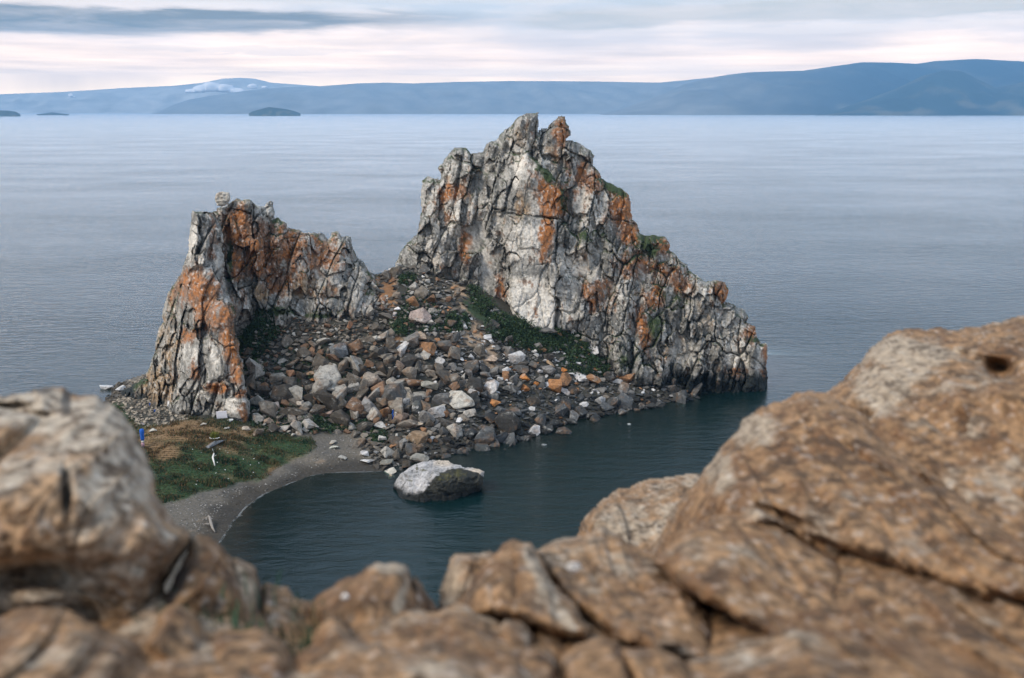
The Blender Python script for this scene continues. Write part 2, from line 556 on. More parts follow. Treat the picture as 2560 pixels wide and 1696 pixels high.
def ground(x, y):
    u = np.clip((np.asarray(x, float) - TX[0]) / 0.5, 0, len(TX) - 1.001)
    v = np.clip((np.asarray(y, float) - TY[0]) / 0.5, 0, len(TY) - 1.001)
    i, j = u.astype(int), v.astype(int)
    a, b = u - i, v - j
    return (TZ[j, i] * (1 - a) + TZ[j, i + 1] * a) * (1 - b) + (TZ[j + 1, i] * (1 - a) + TZ[j + 1, i + 1] * a) * b


def on_ground(px, py):
    """First place where the line of sight through a pixel meets the terrain."""
    px = np.atleast_1d(np.asarray(px, float))
    py = np.atleast_1d(np.asarray(py, float))
    ys = np.arange(62, 200, 0.3)
    P = at_Y(px[:, None], py[:, None], ys[None, :])
    below = P[..., 2] <= ground(P[..., 0], P[..., 1])
    k = np.argmax(below, 1)
    P = P[np.arange(len(px)), k]
    P[:, 2] = ground(P[:, 0], P[:, 1])
    return P


# ground colours: pebble beach, turf with dry patches, soil path, dark scree floor
P3 = np.stack([gx, gy, TZ], -1)
tpx, tpy = project(P3)
nA = fbm(gx * 0.5, gy * 0.5, TZ * 0, 21, 4)
nB = fbm(gx * 1.7, gy * 1.7, TZ * 0, 22, 3)
nC = fbm(gx * 0.16, gy * 0.42, TZ * 0, 23, 4)
tc = np.zeros(P3.shape) + np.array([0.16, 0.15, 0.135])
tc = lerp3(tc * 0.62, (0.145, 0.125, 0.098), nA)
TURF = [(300, 1000), (345, 1062), (420, 1062), (470, 1042), (560, 1048), (640, 1065), (700, 1085), (775, 1095), (795, 1118), (770, 1136), (730, 1150), (712, 1165), (690, 1178), (665, 1200), (600, 1208), (560, 1222), (500, 1235), (420, 1258), (300, 1300), (150, 1330), (40, 1330), (30, 1200), (120, 1090), (220, 1030)]
turf_d = sdist(tpx, tpy, TURF) + (nA - 0.5) * 26
is_turf = sstep(-2, 6, turf_d) * (TZ > 0.5)
soil = np.zeros(P3.shape) + np.array([0.20, 0.13, 0.07])
dry = sstep(0.42, 0.66, nC * 0.55 + nB * 0.2 + 0.55 * blobs(tpx, tpy, [(450, 1075, 80, 22, 1.0, -8), (400, 1125, 60, 30, 0.85), (600, 1085, 45, 10, 0.8), (690, 1185, 30, 22, 0.8), (500, 1095, 130, 36, 0.62, 4)]))
green = lerp3(np.zeros(P3.shape) + np.array([0.022, 0.05, 0.026]), (0.052, 0.085, 0.032), nB)
turf = green * (1 - dry[..., None]) + soil * dry[..., None]
tc = tc * (1 - is_turf[..., None]) + turf * is_turf[..., None]
scree_z = sstep(np.where(tpx > 960, 0.1, 1.0), np.where(tpx > 960, 0.6, 2.2), TZ) * (1 - sstep(-4, 8, turf_d)) * sstep(np.where(tpx > 960, 1160, 1110), np.where(tpx > 960, 1140, 1060), tpy)
tc = lerp3(tc, (0.040, 0.040, 0.033), scree_z * 0.93)
path = blobs(tpx, tpy, [(1160, 750, 18, 55, 1.0, -20), (1185, 840, 36, 40, 1.0), (1225, 900, 20, 44, 0.9), (985, 770, 22, 60, 0.8, -10), (972, 712, 22, 40, 0.9), (1000, 850, 14, 40, 0.7, -15)])
orange_soil = blobs(tpx, tpy, [(970, 730, 22, 70, 1.0), (990, 840, 16, 50, 0.8)])
pm = sstep(0.35, 0.75, path + (nB - 0.5) * 1.2 + (nA - 0.5) * 0.9)
tc = lerp3(tc, (0.33, 0.24, 0.165), pm)
tc = lerp3(tc, (0.22, 0.115, 0.055), pm * sstep(0.3, 0.7, orange_soil))
shr = blobs(tpx, tpy, [(640, 840, 45, 60, 1.0), (1330, 840, 130, 30, 1.0, 12), (1200, 780, 60, 20, 0.9, 35), (1440, 900, 50, 40, 0.8), (1690, 945, 60, 14, 1.0), (810, 1060, 60, 16, 0.9)])
tc = lerp3(tc, (0.035, 0.055, 0.03), sstep(0.35, 0.6, shr + (nB - 0.5) * 0.4))
wet = sstep(0.75, 0.18, TZ + (nA - 0.5) * 0.25)
tc = tc * (1 - 0.62 * wet[..., None])
tc = lerp3(tc, (0.02, 0.03, 0.028), sstep(-0.3, -1.5, TZ))
tq = grid_faces(np.ones((len(TY) - 1, len(TX) - 1), bool), len(TX))
terrain = make_mesh('islet_ground', P3.reshape(-1, 3), tq, M_GROUND, tc.reshape(-1, 3))
tag(terrain, 'stony ground of the isthmus with pebble beach, turf and scree below the crags', None, kind='structure')

# ------------------------------------------------------------------ the lake
xs = np.concatenate([[-16000, -9000, -4000, -1500, -600, -250, -140], np.arange(-100, 90.1, 1.0), [140, 250, 600, 1500, 4000, 9000, 16000]])
ys = np.concatenate([[-3000, -800, -100, 20], np.arange(45, 220.1, 1.0), [260, 400, 800, 1600, 3200, 6000, 10000, 14000, 19000]])
wx, wy = np.meshgrid(xs, ys)
inside = (wx > TX[0]) & (wx < TX[-1]) & (wy > TY[0]) & (wy < TY[-1])
wd = np.where(inside, np.maximum(-ground(wx, wy), 0.0), 10.0)
lake = make_mesh('lake', np.stack([wx, wy, wx * 0], -1).reshape(-1, 3), grid_faces(np.ones((len(ys) - 1, len(xs) - 1), bool), len(xs)), M_WATER)
da = lake.data.attributes.new('depth', 'FLOAT', 'POINT')
da.data.foreach_set('value', wd.astype(np.float32).ravel())
tag(lake, 'rippled blue grey lake water reaching to the far shore', None, kind='structure')

# ------------------------------------------------------------------ far shore
def hill(name, ridge, dist, run, seed, label, colr, category='mountain', group=None, gully=1.0, step=10, haze_fade=None):
    rx = np.array([r[0] for r in ridge], float)
    ry = np.array([r[1] for r in ridge], float)
    cx = np.arange(rx[0], rx[-1] + 1, step)
    cy = np.interp(cx, rx, ry)
    top = at_Y(cx, cy, dist + run)
    zr = np.maximum(top[:, 2], 2.0)
    s = np.concatenate([np.linspace(0, 1, 34), [1.12, 1.35, 1.7]])
    S, Cx = np.meshgrid(s, cx, indexing='ij')
    Y = dist + run * S
    dx, dy, dz = rays(Cx, np.interp(Cx, rx, ry))
    X = dx / dy * Y
    prof = np.where(S <= 1, 0.62 * np.sin(np.clip(S, 0, 1) * math.pi / 2) ** 1.15 + 0.38 * S, 1 - 0.75 * (S - 1))
    k = 1.0 / (run * 0.42)
    rg = ridged(X * k * 1.5 + Y * k * 0.5, Y * k * 0.35, X * 0, seed, 5)
    shape = np.clip(S, 0, 1) * np.clip(1.0 - np.clip(S, 0, 1), 0, 1) * 4
    Z = zr[None, :] * (prof + gully * 0.36 * shape * (rg - 0.62))
    Z = np.where(S == 0, -3.0, Z)
    n = fbm(X * k * 2, Y * k * 2, Z * k, seed + 5, 4)
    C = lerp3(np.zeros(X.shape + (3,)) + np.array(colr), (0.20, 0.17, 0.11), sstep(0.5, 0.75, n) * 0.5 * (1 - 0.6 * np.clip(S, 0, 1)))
    if haze_fade:
        C = lerp3(np.zeros(C.shape) + np.array(haze_fade[2]) * (0.75 + 0.5 * n[..., None]), C, sstep(haze_fade[0], haze_fade[1], Cx))  # haze painted into the colour: slopes pale towards the left end
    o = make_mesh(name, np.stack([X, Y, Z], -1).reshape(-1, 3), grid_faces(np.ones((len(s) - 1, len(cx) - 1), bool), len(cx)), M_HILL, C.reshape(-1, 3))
    tag(o, label, category, group)
    return o


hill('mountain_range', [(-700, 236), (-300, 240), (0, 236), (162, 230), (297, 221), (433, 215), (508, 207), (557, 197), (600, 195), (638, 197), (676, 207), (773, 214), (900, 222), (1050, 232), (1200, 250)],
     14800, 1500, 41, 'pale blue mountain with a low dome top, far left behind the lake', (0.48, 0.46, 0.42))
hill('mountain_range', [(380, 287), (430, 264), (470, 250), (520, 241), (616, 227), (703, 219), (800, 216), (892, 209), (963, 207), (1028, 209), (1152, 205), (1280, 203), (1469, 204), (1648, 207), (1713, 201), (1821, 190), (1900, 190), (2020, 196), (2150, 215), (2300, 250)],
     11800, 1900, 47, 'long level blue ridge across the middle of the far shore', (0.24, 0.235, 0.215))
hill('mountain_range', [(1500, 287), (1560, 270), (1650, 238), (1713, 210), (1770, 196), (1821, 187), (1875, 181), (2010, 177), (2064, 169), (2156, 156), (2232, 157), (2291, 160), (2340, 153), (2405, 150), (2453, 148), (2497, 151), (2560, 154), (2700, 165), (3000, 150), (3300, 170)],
     9300, 1800, 53, 'highest deep blue mountain rising at the right of the far shore', (0.018, 0.03, 0.04), haze_fade=(1550, 2250, (0.20, 0.20, 0.19)))
hill('mountain_range', [(2040, 290), (2090, 276), (2160, 252), (2240, 222), (2307, 190), (2360, 176), (2405, 178), (2440, 196), (2490, 220), (2560, 205), (2640, 190), (2800, 200), (3100, 240)],
     8300, 900, 59, 'dark blue wooded spur in front of the highest mountain on the right', (0.02, 0.035, 0.035))
hill('island', [(622, 284), (630, 279), (645, 275), (660, 271), (672, 268), (690, 270), (715, 273), (735, 278), (752, 284)], 7600, 160, 61, 'low dark island in mid lake left of the tall crag', (0.035, 0.05, 0.035), 'island', step=3, gully=0.6)
hill('island', [(-60, 282), (-20, 276), (20, 277), (40, 280), (47, 284), (52, 288)], 7000, 160, 67, 'dark headland island cut by the left edge of the picture', (0.035, 0.045, 0.03), 'island', step=3, gully=0.6)
hill('island', [(92, 286), (110, 284), (130, 281), (145, 283), (175, 286)], 8600, 120, 71, 'thin faint islet low on the water at far left', (0.04, 0.05, 0.04), 'island', step=3, gully=0.4)


def cloud(label, bits, Y, colr):
    bm = bmesh.new()
    for (px, py, rx, ry) in bits:
        c = at_Y(px, py, Y)
        m = Y / F
        r = bmesh.ops.create_icosphere(bm, subdivisions=3, radius=1.0)
        vv = r['verts']
        co = np.array([v.co[:] for v in vv])
        n = fbm(co[:, 0] * 1.6 + px, co[:, 1] * 1.6, co[:, 2] * 1.6 + py, 5, 4) - 0.5
        for v, q in zip(vv, n):
            k = 1 + 0.9 * q
            z = v.co.z * k
            if z < 0:
                z *= 0.35
            v.co = Vector((c[0] + v.co.x * k * rx * m, c[1] + v.co.y * k * rx * m * 0.5, c[2] + z * ry * m))
    me = bpy.data.meshes.new('low_cloud')
    bm.to_mesh(me)
    bm.free()
    for p in me.polygons:
        p.use_smooth = True
    me.materials.append(M_CLOUD)
    o = bpy.data.objects.new('low_cloud', me)
    col.objects.link(o)
    tag(o, label, 'cloud', kind='stuff')


M_CLOUD = principled('cloud_white', (0.92, 0.90, 0.90), 1.0, 0.0)
cloud('small white low cloud lying on the far left mountain', [(480, 231, 16, 8), (505, 227, 22, 14), (530, 224, 26, 17), (560, 226, 26, 15), (590, 230, 22, 9), (632, 219, 12, 9), (662, 220, 8, 5)], 13900, None)
cloud('tiny wisp of white cloud on the left mountain slope', [(178, 241, 7, 6), (184, 244, 6, 4)], 13900, None)

# ------------------------------------------------------------------ crags
def c1(*p):
    return [(950 + 0.5102 * a, 260 + 0.5102 * b) for a, b in p]


def c2(*p):
    return [(230 + 0.40816 * a, 460 + 0.40816 * b) for a, b in p]


GREY_D, GREY_L = np.array([0.135, 0.13, 0.118]), np.array([0.54, 0.51, 0.46])


def stone_colours(px, py, X, Y, Z, cr, up, paint, seed, crack):
    """Bare limestone with lichen: greys, rust and orange lichen, chalky faces, dark wet foot."""
    n0 = fbm(X * 0.25, Z * 0.18, Y * 0.2, seed, 5, 0.55)
    n1 = fbm(X * 0.9, Z * 0.55, Y * 0.6, seed + 10, 5, 0.6)
    n2 = fbm(X * 2.6, Z * 1.6, Y * 2.0, seed + 20, 4, 0.6)
    n3 = fbm(X * 1.6, Z * 0.35, Y * 1.0, seed + 30, 4, 0.6)      # vertical streaks
    C = lerp3(np.zeros(px.shape + (3,)) + GREY_D, GREY_L, sstep(0.28, 0.72, 0.40 * n0 + 0.35 * n1 + 0.25 * cr))
    wh = blobs(px, py, paint.get('white', []))
    C = lerp3(C, (0.62, 0.575, 0.505), sstep(0.35, 0.9, wh + (n1 - 0.5) * 1.1 + (n3 - 0.5) * 0.7) * (wh > 0.05))
    oc = blobs(px, py, paint.get('ochre', []))
    C = lerp3(C, (0.33, 0.215, 0.115), sstep(0.42, 0.85, oc * 0.9 + (n1 - 0.5) * 1.0 + (cr - 0.5) * 0.3) * 0.85)
    orr = blobs(px, py, paint.get('orange', []))
    m = 0.08 + orr * 0.90 + (n1 - 0.5) * 1.5 + (n3 - 0.5) * 1.0 + (cr - 0.5) * 0.25 + paint.get('rust', 0.0)
    C = lerp3(C, (0.27, 0.135, 0.072), sstep(0.42, 0.74, m + (n2 - 0.5) * 0.5) * 0.8)
    C = lerp3(C, (0.40, 0.15, 0.04), sstep(0.70, 1.02, m + (n2 - 0.5) * 1.2) * 0.85)
    C = lerp3(C, (0.085, 0.088, 0.08), sstep(0.54, 0.70, n2 * 0.5 + n3 * 0.5 + 0.06 * (1 - wh)) * 0.75)   # black lichen
    C = lerp3(C, (0.60, 0.58, 0.54), sstep(0.64, 0.74, fbm(X * 3.1, Z * 2.2, Y * 2.5, seed + 40, 3)) * 0.6)  # pale flecks
    gr = blobs(px, py, paint.get('green', []))
    C = lerp3(C, (0.045, 0.065, 0.028), sstep(0.45, 0.75, gr * 0.8 + up * 0.55 + (n1 - 0.5) * 0.9))
    C = lerp3(C, (0.045, 0.045, 0.04), crack * 0.6)
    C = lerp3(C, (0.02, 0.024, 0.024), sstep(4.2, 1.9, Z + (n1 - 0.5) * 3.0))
    return C


def crag(root, poly, ctrl, seeds, paint, seed, step=2.0, E=26.0, R=4.5, rand_r=30.0, skirt=2.6, jag=1.0, amp=1.0, lean=8.0, thick=9.0, flat=(), small=None):
    poly = np.asarray(poly, float)
    x0, y0 = poly.min(0) - 6
    x1, y1 = poly.max(0) + 6
    gx_ = np.arange(x0, x1, step)
    gy_ = np.arange(y0, y1, step)
    px, py = np.meshgrid(gx_, gy_)
    nx = len(gx_)
    z0 = px * 0
    wpx = px + jag * ((fbm(px / 26, py / 26, z0, seed + 1, 3) - 0.5) * 16)
    wpy = py + jag * ((fbm(px / 26, py / 26, z0 + 9, seed + 2, 3) - 0.5) * 14)
    e = sdist(wpx, wpy, poly)
    base = rbf([(c[0], c[1]) for c in ctrl], [c[2] for c in ctrl], 0.01)
    Y0 = base(px, py)
    B = at_Y(px, py, Y0)
    X, Z = B[..., 0], B[..., 2]
    # blocks: hand placed ones first, random ones between them
    S = [list(s) + [0.0] * (6 - len(s)) for s in seeds]       # px, py, size, aspect, lean, proud
    r_ = np.random.default_rng(seed)
    tries = 0
    while tries < 5000 and len(S) < 290:
        tries += 1
        a, b = r_.uniform(x0, x1), r_.uniform(y0, y1)
        sz = rand_r * (0.42 + 1.15 * r_.uniform() ** 2.2)
        if small is not None:
            sz *= small(a, b)
        if e[min(int((b - y0) / step), len(gy_) - 1), min(int((a - x0) / step), nx - 1)] < -8:
            continue
        ok = True
        for s in S:
            dx, dy = a - s[0], b - s[1]
            t = math.radians(s[4])
            u = dx * math.sin(t) - dy * math.cos(t)
            w = dx * math.cos(t) + dy * math.sin(t)
            if (u / (s[2] * s[3] + sz * 0.8)) ** 2 + (w / (s[2] + sz * 0.8)) ** 2 < 0.85:
                ok = False
                break
        if ok:
            S.append([a, b, sz, r_.uniform(1.2, 3.8), lean + r_.normal(0, 13), 0.0])
    vx = px + (fbm(px / 40, py / 40, z0 + 3, seed + 3, 4) - 0.5) * 20
    vy = py + (fbm(px / 40, py / 40, z0 + 6, seed + 4, 4) - 0.5) * 20
    f1 = np.full(px.shape, 1e9)
    f2 = np.full(px.shape, 1e9)
    cid = np.zeros(px.shape, int)
    for i, s in enumerate(S):
        t = math.radians(s[4])
        dx, dy = vx - s[0], vy - s[1]
        u = dx * math.sin(t) - dy * math.cos(t)
        w = dx * math.cos(t) + dy * math.sin(t)
        d = (np.abs(u / s[3]) ** 3 + np.abs(w) ** 3) ** (1 / 3) / s[2]
        b = d < f1
        f2 = np.where(b, f1, np.minimum(f2, d))
        cid = np.where(b, i, cid)
        f1 = np.where(b, d, f1)
    # depth: block offset and tilt, then smaller facets, then grain
    S_ = np.array(S)
    lift = r_.uniform(-0.9, 0.9, len(S)) * np.clip(S_[:, 2] / 30, 0.5, 1.3) * amp - S_[:, 5]
    tx = r_.uniform(-0.035, 0.035, len(S)) * amp
    ty = r_.uniform(-0.028, 0.028, len(S)) * amp
    D = lift[cid] + tx[cid] * (px - S_[cid, 0]) + ty[cid] * (py - S_[cid, 1])
    quiet = np.ones(px.shape)
    pushf = np.zeros(px.shape)
    for (fpoly, fmin, push) in flat:
        fi = sstep(-3, 5, sdist(vx, vy, fpoly))
        quiet = np.minimum(quiet, 1 - (1 - fmin) * fi)
        pushf = np.maximum(pushf, push * fi)
    D = D * (0.15 + 0.85 * quiet) - pushf
    th = math.radians(lean)
    su = X * math.cos(th) - Z * math.sin(th)
    sv = X * math.sin(th) + Z * math.cos(th)
    wu = (fbm(X * 0.30, Z * 0.30, z0, seed + 6, 2) - 0.5) * 0.42
    a0, g0, r0 = facets(su / 4.1 + wu, sv / 11.5 + wu, seed + 17, 2.1, 1.05, 4.0)
    a1, g1, r1 = facets(su / 1.5 + wu, sv / 3.7 + wu, seed + 7, 0.95, 0.48, 4.0)
    a2, g2, r2 = facets(su / 0.62 + wu * 1.4, sv / 1.15 + wu * 1.4, seed + 8, 0.42, 0.20, 3.0)
    a3, g3, r3_ = facets(X / 0.34 + wu, Z / 0.42 + wu, seed + 18, 0.16, 0.07)
    D = D + quiet * amp * (a0 + a1 + a2 + a3)
    cmod = sstep(0.38, 0.62, fbm(X * 0.3, Z * 0.3, z0 + 2, seed + 5, 3))
    crack1 = sstep(0.06, 0.0, f2 - f1) * (0.25 + 0.75 * cmod)
    crack2 = sstep(0.06, 0.0, g1) * quiet * (1 - 0.7 * cmod)
    crack0 = sstep(0.05, 0.0, g0) * quiet
    D = D + crack1 * 0.8 * amp * (0.4 + 0.6 * quiet) + crack2 * 0.45 * amp + crack0 * 1.2 * amp
    gul = ridged(su * 0.15, sv * 0.035, z0, seed + 13, 2)
    D = D + quiet * amp * 1.7 * sstep(0.70, 0.95, gul)
    D = D + quiet * amp * ((fbm(X * 0.30, Z * 0.26, z0, seed + 9, 2) - 0.5) * 1.4 + (fbm(X * 2.2, Z * 1.8, z0, seed + 11, 3) - 0.5) * 0.35)
    ee = np.clip(e / E, 0, 1)
    Yf = Y0 + D + R * (1 - np.sqrt(np.clip(1 - (1 - ee) ** 2, 0, 1)))
    P = at_Y(px, py, Yf)
    mask = e > 0
    # how much a spot faces up (ledges) from the relief itself
    gyy = np.gradient(Yf, axis=0) / step
    up = sstep(-0.02, -0.16, gyy)
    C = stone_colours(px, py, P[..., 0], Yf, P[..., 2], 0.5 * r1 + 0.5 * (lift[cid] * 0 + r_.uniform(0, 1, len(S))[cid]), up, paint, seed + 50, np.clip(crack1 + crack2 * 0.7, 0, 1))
    quad = mask[:-1, :-1] & mask[1:, :-1] & mask[:-1, 1:] & mask[1:, 1:]
    qid = cid[:-1, :-1]
    Pf = P.reshape(-1, 3)
    Cf = C.reshape(-1, 3)
    allq = grid_faces(quad, nx)
    ids = qid[quad]
    for k in np.unique(ids):
        q = allq[ids == k]
        if len(q) < 4:
            continue
        used, inv = np.unique(q, return_inverse=True)
        inv = inv.reshape(q.shape)
        V = Pf[used]
        K = Cf[used]
        ed = np.concatenate([inv[:, [0, 1]], inv[:, [1, 2]], inv[:, [2, 3]], inv[:, [3, 0]]])
        key = np.sort(ed, 1)
        kk = key[:, 0].astype(np.int64) * 10000000 + key[:, 1]
        _, first, cnt = np.unique(kk, return_index=True, return_counts=True)
        be = ed[first[cnt == 1]]
        bv, binv = np.unique(be, return_inverse=True)
        binv = binv.reshape(be.shape)
        back = V[bv].copy()
        cen = V.mean(0)
        dirn = V[bv] - np.array([0, 0, CAM_Z])
        dirn /= np.linalg.norm(dirn, axis=1)[:, None]
        back = back + dirn * skirt
        back[:, 0] += (cen[0] - back[:, 0]) * 0.12
        back[:, 2] += (cen[2] - back[:, 2]) * 0.12
        n = len(V)
        sk = np.stack([be[:, 1], be[:, 0], n + binv[:, 0], n + binv[:, 1]], 1)
        V2 = np.concatenate([V, back])
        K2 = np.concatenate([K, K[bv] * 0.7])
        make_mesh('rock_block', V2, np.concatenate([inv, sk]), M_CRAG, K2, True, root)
    # the mass behind the blocks, closed towards the lake side
    s2 = 3
    Pb = at_Y(px, py, Y0 + np.minimum(1.9, thick * 0.4) + R * (1 - np.sqrt(np.clip(1 - (1 - ee) ** 2, 0, 1))))[::s2, ::s2]
    Pk = at_Y(px, py, Y0 + R + thick * np.sqrt(np.clip(e / (E * 3.5), 0, 1)))[::s2, ::s2]
    m2 = (e > 1.5)[::s2, ::s2]
    q2 = m2[:-1, :-1] & m2[1:, :-1] & m2[:-1, 1:] & m2[1:, 1:]
    nx2 = m2.shape[1]
    fq = grid_faces(q2, nx2)
    N = Pb.reshape(-1, 3).shape[0]
    ed = np.concatenate([fq[:, [0, 1]], fq[:, [1, 2]], fq[:, [2, 3]], fq[:, [3, 0]]])
    key = np.sort(ed, 1)
    kk = key[:, 0].astype(np.int64) * 10000000 + key[:, 1]
    _, first, cnt = np.unique(kk, return_index=True, return_counts=True)
    be = ed[first[cnt == 1]]
    side = np.stack([be[:, 1], be[:, 0], be[:, 0] + N, be[:, 1] + N], 1)
    allf = np.concatenate([fq, fq[:, ::-1] + N, side])
    used, inv = np.unique(allf, return_inverse=True)
    VV = np.concatenate([Pb.reshape(-1, 3), Pk.reshape(-1, 3)])[used]
    CC = np.concatenate([C[::s2, ::s2].reshape(-1, 3)] * 2)[used]
    make_mesh('rock_mass', VV, inv.reshape(allf.shape), M_CRAG, CC, True, root)
    return dict(gx=gx_, gy=gy_, Y=Yf, mask=mask)


tall = empty('tall_crag', tuple(at_Y(1380, 900, 150)))
tall.location = (0, 0, 0)
tag(tall, 'tall twin peaked grey crag with pale slab face and orange lichen', 'crag')
TALL = c1((60, 860), (75, 805), (80, 770), (95, 730), (130, 685), (180, 645), (190, 580), (200, 540), (195, 430), (205, 380), (225, 358), (265, 365), (290, 375), (290, 310), (310, 275), (330, 240), (365, 212), (430, 215), (440, 240), (480, 235), (510, 230), (530, 195), (570, 175), (600, 140), (640, 95), (665, 75), (690, 50), (715, 42), (760, 42), (785, 38), (780, 80), (772, 150), (790, 120), (825, 115), (840, 90), (870, 60), (910, 58), (912, 95), (930, 110), (935, 150), (915, 180), (945, 172), (975, 190), (985, 205), (1030, 225), (1052, 255), (1050, 310), (1080, 335), (1085, 355), (1115, 380), (1160, 395), (1195, 425), (1225, 445), (1238, 490), (1235, 560), (1260, 585), (1275, 625), (1300, 640), (1345, 645), (1400, 660), (1420, 690), (1415, 715), (1450, 740), (1480, 775), (1515, 790), (1520, 820), (1560, 840), (1590, 860), (1640, 870), (1700, 875), (1713, 915), (1690, 970), (1740, 990), (1790, 1005), (1805, 1040), (1800, 1075), (1840, 1095), (1855, 1140), (1870, 1165), (1895, 1185), (1900, 1250), (1897, 1330), (1905, 1410), (1900, 1475), (1750, 1480), (1500, 1480), (1330, 1420), (1250, 1410), (1150, 1330), (1080, 1240), (1000, 1180), (870, 1160), (770, 1150), (650, 1090), (560, 1000), (480, 930), (400, 900), (300, 890), (200, 890))
TALL_CTRL = [(960, 690, 156.5), (1000, 660, 157.5), (1100, 705, 154.5), (1200, 745, 150.5), (1290, 815, 148), (1380, 830, 147.5), (1480, 855, 146.5), (1500, 955, 142), (1560, 965, 143), (1640, 945, 145), (1740, 965, 146.3), (1840, 965, 147), (1915, 985, 147.5),
             (1120, 520, 158), (1060, 520, 160), (1330, 600, 151.5), (1330, 450, 154), (1240, 450, 157.5), (1450, 650, 151), (1560, 540, 156), (1650, 700, 152), (1800, 740, 153), (1850, 860, 149.5), (1900, 870, 149.5),
             (1320, 290, 160), (1400, 310, 161), (1140, 400, 161), (1480, 440, 159), (1200, 390, 162), (1400, 740, 149), (1560, 820, 147.5)]
TALL_SEEDS = [(1343, 464, 54, 1.55, 13, 1.5), (1322, 597, 62, 1.0, 5, 1.5), (1333, 745, 54, 1.5, 2, 1.3), (1424, 760, 38, 1.6, 0, 0.9), (1491, 704, 44, 1.2, 5, 0.7), (1322, 326, 30, 1.9, 12, 0.5), (1389, 357, 28, 2.1, 20, 0.3),
              (1236, 428, 17, 5.5, 24, 0.2), (1266, 440, 15, 6, 20, 0.9), (1210, 474, 18, 4.5, 14, 0.3), (1184, 500, 18, 3.5, 8, 0.0), (1149, 398, 33, 1.1, 5, 0.6), (1123, 515, 44, 1.4, 5, 0.7), (1067, 500, 18, 3.6, 3, 0.3), (1236, 683, 26, 2.6, 4, 0.3), (1093, 640, 42, 1.0, 20, 0.6), (1026, 637, 34, 1.1, 20, 0.3),
              (1455, 418, 28, 1.1, 25, 0.5), (1450, 505, 36, 1.1, 10, 0.5), (1557, 515, 30, 1.4, 5, 0.6), (1500, 512, 20, 2.0, 5, 0.1), (1542, 580, 28, 1.4, 10, 0.3), (1420, 440, 18, 1.8, 15, 0.4), (1450, 650, 40, 1.0, 20, 0.6), (1634, 745, 26, 1.6, 0, 0.6), (1608, 830, 15, 3.4, 10, 0.5), (1812, 730, 26, 1.0, 0, 0.5), (1750, 720, 28, 1.0, 20, 0.3), (1905, 910, 22, 2.9, 0, 0.6), (1843, 893, 34, 1.5, 5, 0.5), (1715, 880, 46, 1.0, 70, 0.4), (1790, 800, 40, 1.0, 60, 0.3), (1680, 800, 30, 1.3, 20, 0.3)]
TALL_PAINT = dict(
    white=[(1325, 600, 75, 60, 1.0), (1330, 760, 75, 80, 1.25), (1440, 660, 55, 55, 0.9), (1298, 420, 16, 60, 0.9, 12), (1700, 885, 70, 35, 0.8), (1843, 890, 35, 55, 1.0), (1120, 560, 60, 50, 0.75), (1400, 770, 40, 50, 0.8), (1450, 500, 30, 30, 0.7), (1610, 860, 15, 45, 0.8), (1090, 650, 50, 40, 0.5), (1905, 900, 18, 40, 0.6)],
    orange=[(1386, 500, 36, 50, 1.15), (1366, 590, 20, 62, 1.25, 5), (1404, 330, 24, 50, 0.85), (1465, 445, 45, 30, 0.85, 30), (1490, 455, 30, 25, 0.95), (1557, 510, 32, 60, 1.15), (1570, 585, 34, 38, 1.0), (1654, 615, 34, 24, 1.0), (1812, 730, 30, 30, 1.0), (1634, 745, 26, 42, 0.85), (1608, 825, 16, 60, 1.15, -10), (1491, 735, 40, 40, 0.65), (1164, 617, 16, 55, 0.95), (1123, 484, 40, 26, 0.7), (1884, 830, 24, 30, 1.0), (1918, 930, 12, 60, 1.0), (1690, 700, 60, 30, 0.6, 30), (1590, 660, 60, 40, 0.6), (1250, 710, 16, 50, 0.7), (1830, 930, 40, 12, 0.8), (1350, 480, 30, 40, 0.6)],
    ochre=[(1310, 520, 50, 60, 0.8), (1300, 340, 40, 50, 0.6), (1390, 380, 40, 50, 0.7), (1750, 790, 70, 40, 0.6), (1700, 880, 90, 50, 0.6), (1080, 640, 60, 40, 0.5), (1450, 640, 60, 30, 0.5), (1130, 480, 90, 90, 0.5), (1500, 620, 120, 90, 0.5), (1640, 720, 140, 90, 0.55), (1230, 600, 60, 120, 0.4)],
    green=[(1365, 435, 45, 16, 0.9, 45), (1530, 470, 34, 16, 1.0, 35), (1625, 620, 30, 40, 0.9, -40), (1480, 590, 60, 22, 0.8), (1580, 640, 30, 30, 0.6), (1640, 810, 30, 60, 0.8), (1680, 745, 50, 26, 0.7, 30), (1410, 500, 14, 50, 0.8), (1880, 850, 22, 8, 0.9), (1560, 900, 60, 40, 0.7)], rust=0.16)
tall_map = crag(tall, TALL, TALL_CTRL, TALL_SEEDS, TALL_PAINT, 101, rand_r=27, lean=10,
                flat=[(c1((690, 232), (770, 290), (900, 430), (885, 575), (780, 560), (615, 545), (650, 350)), 0.30, 1.7), (c1((612, 540), (780, 556), (880, 575), (850, 800), (740, 815), (635, 815), (600, 640)), 0.26, 1.8), (c1((635, 795), (740, 790), (860, 770), (862, 1110), (770, 1100), (650, 1040)), 0.24, 1.9), (c1((870, 830), (960, 860), (990, 1000), (940, 1110), (875, 1110)), 0.4, 0.8), (c1((935, 410), (1020, 425), (1030, 520), (970, 560), (930, 500)), 0.35, 0.6), (c1((1810, 1190), (1895, 1190), (1900, 1420), (1815, 1400)), 0.45, 0.6), (c1((830, 100), (905, 62), (915, 170), (880, 260), (790, 250)), 0.5, 0.3), (c1((690, 60), (778, 45), (770, 220), (690, 230)), 0.5, 0.3)],
                small=lambda a, b: 0.62 if (a > 1480 and b > 560) else 1.0)

